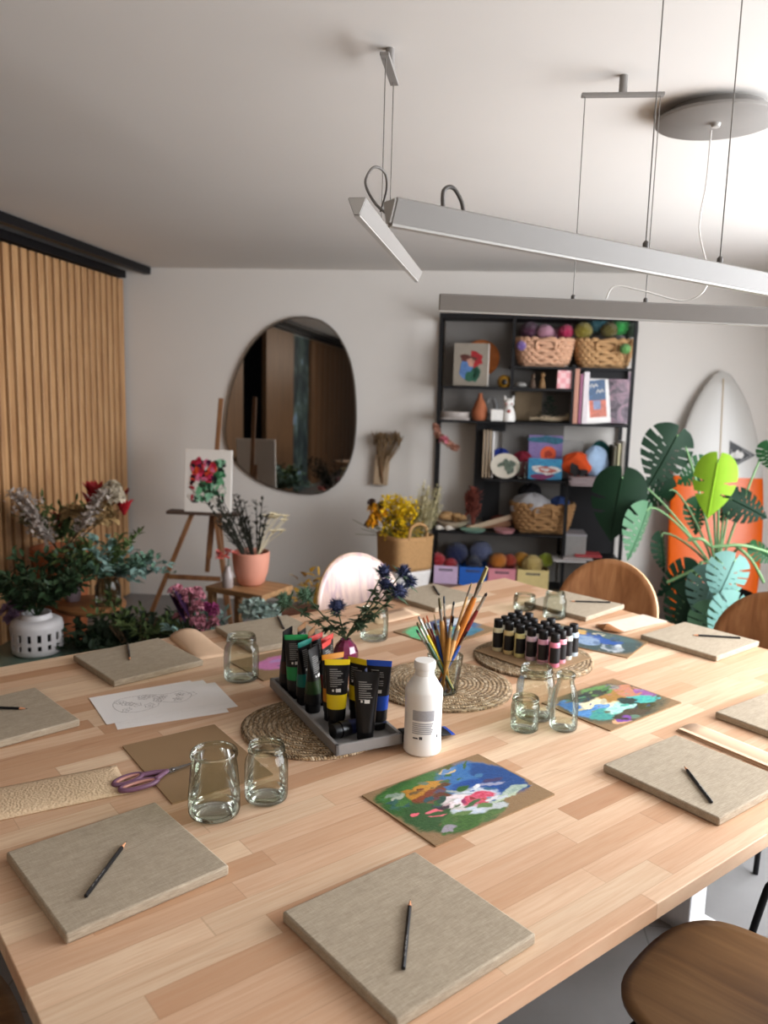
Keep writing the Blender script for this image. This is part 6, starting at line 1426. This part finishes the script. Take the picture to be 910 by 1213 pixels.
for x, y in ((133, 580), (138, 590), (128, 586)): bloom_ball(mb, local_pt(x, y, PV_-.08, pu_, PV_), .035, 34, rg, .035)
mb.build('white_flowers', mat('cream_hydrangea', '#cfc4b0', .8, 0, .15), tp)
mb = MB(); spray(mb, (.04, 0, pz_), 26, .34, .5, 1, rg, .07, .02, 10, .1, (.1, 0)); spray(mb, (-.04, 0, pz_), 18, .3, .6, 1, rg, .07, .018, 10, .1, (-.05, -.1)); mb.build('olive_leaves', lf3, tp)
for x, y in ((120, 608), (126, 617), (86, 612)): mb = MB(); bloom_ball(mb, local_pt(x, y, PV_-.08, pu_, PV_), .045, 34, rg, .05); mb.build('beige_protea', mat('beige_protea', '#b09468', .85, 0, .25), tp)
ms_.build('dried_stems', mat('dried_stem', '#6f5a42', .85), tp)
# dark shrub, pink bouquet
SVv = 3.75; su_, sz_ = on_v(165, 745, SVv)
shb = wallthing('leafy_shrub', 'dark green bushy shrub in a grey pot behind the blank canvas', 'potted plant', su_, SVv, 0)
MB().lathe([(0, 0), (.13, 0), (.16, .26), (.15, .27), (0, .24)], 30).build('pot', mat('grey_planter', '#5b5a58', .7), shb, smooth=40)
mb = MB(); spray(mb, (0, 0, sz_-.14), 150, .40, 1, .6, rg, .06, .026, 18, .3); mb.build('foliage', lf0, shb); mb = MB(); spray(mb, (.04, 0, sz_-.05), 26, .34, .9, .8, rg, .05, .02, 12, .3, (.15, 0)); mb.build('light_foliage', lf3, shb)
mb = MB(); twigs(mb, (0, 0, .24), 24, .3, .6, .9, rg, r=.004); mb.build('twigs', mat('dried_stem', '#6f5a42'), shb)
Bv = 3.55; bu_, bz2 = on_v(232, 720, Bv)
pb = wallthing('dried_bouquet', 'pink dried flower bouquet with a dark purple leaf, in a tin bucket', 'flowers', bu_, Bv, 0)
MB().lathe([(0, 0), (.10, 0), (.14, bz2-.18), (.135, bz2-.18), (0, bz2-.22)], 30).build('bucket', mat('zinc', '#8a8a88', .45, .6), pb, smooth=40)
mb = MB(); st2 = MB()
for i in range(34):
    x, y = rg.uniform(-.10, .09), rg.uniform(-.05, .05); e = V((x, y, bz2+rg.uniform(-.09, .10)-abs(x)*.2)); bloom_ball(mb, e, .018, 14, rg, .02); st2.tube([(x*.3, y*.3, bz2-.25), e], .002, 4)
mb.build('pink_heads', mat('pink_statice', '#c98a98', .8, 0, .3, 40), pb); st2.build('stems', stemm, pb)
mb = MB()
for i in range(6): e = local_pt(247, 715, Bv, bu_, Bv)+V((rg.uniform(-.03, .03), 0, rg.uniform(-.04, .04))); bloom_ball(mb, e, .02, 14, rg, .02)
mb.build('magenta_heads', mat('magenta_statice', '#9a3f72', .8, 0, .25), pb)
mb = MB()
for x, y in ((212, 722), (216, 715)): e = local_pt(x, y, Bv-.06, bu_, Bv); mb.leaf(e+V((.03, 0, -.06)), (-.5, 0, 1), .17, .07, .1)
mb.build('purple_leaf', mat('purple_leaf', '#3a1c40', .5, 0, .25), pb)
mb = MB(); spray(mb, (0, 0, bz2-.2), 24, .26, .8, .9, rg, .05, .02, 10, .2); mb.build('grey_leaves', lf4, pb)
# ================================================================== light and camera
def area(name, loc, target, sx, sy, power, col, spread=pi):
    l = bpy.data.lights.new(name, 'AREA'); l.shape = 'RECTANGLE'; l.size = sx; l.size_y = sy; l.energy = power; l.color = col; l.spread = spread
    o = bpy.data.objects.new(name, l); COL.objects.link(o); o.location = loc
    o.rotation_euler = (V(target)-V(loc)).to_track_quat('-Z', 'Y').to_euler(); return o
area('window_light', room(UR+.03, 2.5, 1.50), room(0, 2.4, .7), 3.7, 1.65, 235, (.93, .96, 1.0))
area('fill_light', room(-.3, -1.9, 2.42), room(.1, 1.3, .75), 3.2, 1.4, 50, (1.0, .91, .82))  # added warm fill from above and behind the camera, not a fitting
sl = bpy.data.lights.new('sun', 'SUN'); sl.energy = 6.5; sl.angle = radians(1.0); sl.color = (1.0, .96, .9)
so = bpy.data.objects.new('sun', sl); COL.objects.link(so); so.rotation_euler = (room(-.50, .10, 0)+V((0, 0, -.87))).to_track_quat('-Z', 'Y').to_euler()
w = bpy.data.worlds.new('sky'); bpy.context.scene.world = w; w.use_nodes = True
nt = w.node_tree; bg = nt.nodes['Background'] if 'Background' in nt.nodes else nt.nodes.new('ShaderNodeBackground')
bg.inputs[0].default_value = (.75, .85, 1, 1); bg.inputs[1].default_value = .8
cam = bpy.data.cameras.new('camera'); co = bpy.data.objects.new('camera', cam); COL.objects.link(co)
cam.sensor_fit = 'HORIZONTAL'; cam.sensor_width = 36.0; cam.lens = 36.0*FOC/910.0; cam.clip_start = .05
back = -_f; M3 = Matrix((CAM_R, CAM_U, back)).transposed()
co.matrix_world = Matrix.Translation((0, 0, EYE)) @ M3.to_4x4()
cam.dof.use_dof = True; cam.dof.focus_distance = 1.75; cam.dof.aperture_fstop = 4.6
sc_ = bpy.context.scene; sc_.camera = co
sc_.view_settings.view_transform = 'Standard'; sc_.view_settings.look = 'None'; sc_.view_settings.exposure = 0.10; sc_.view_settings.gamma = 0.9
cy = sc_.cycles
cy.use_denoising = True; cy.max_bounces = 10; cy.diffuse_bounces = 4; cy.glossy_bounces = 4; cy.transparent_max_bounces = 24; cy.transmission_bounces = 6
cy.caustics_reflective = False; cy.caustics_refractive = False; cy.sample_clamp_indirect = 6
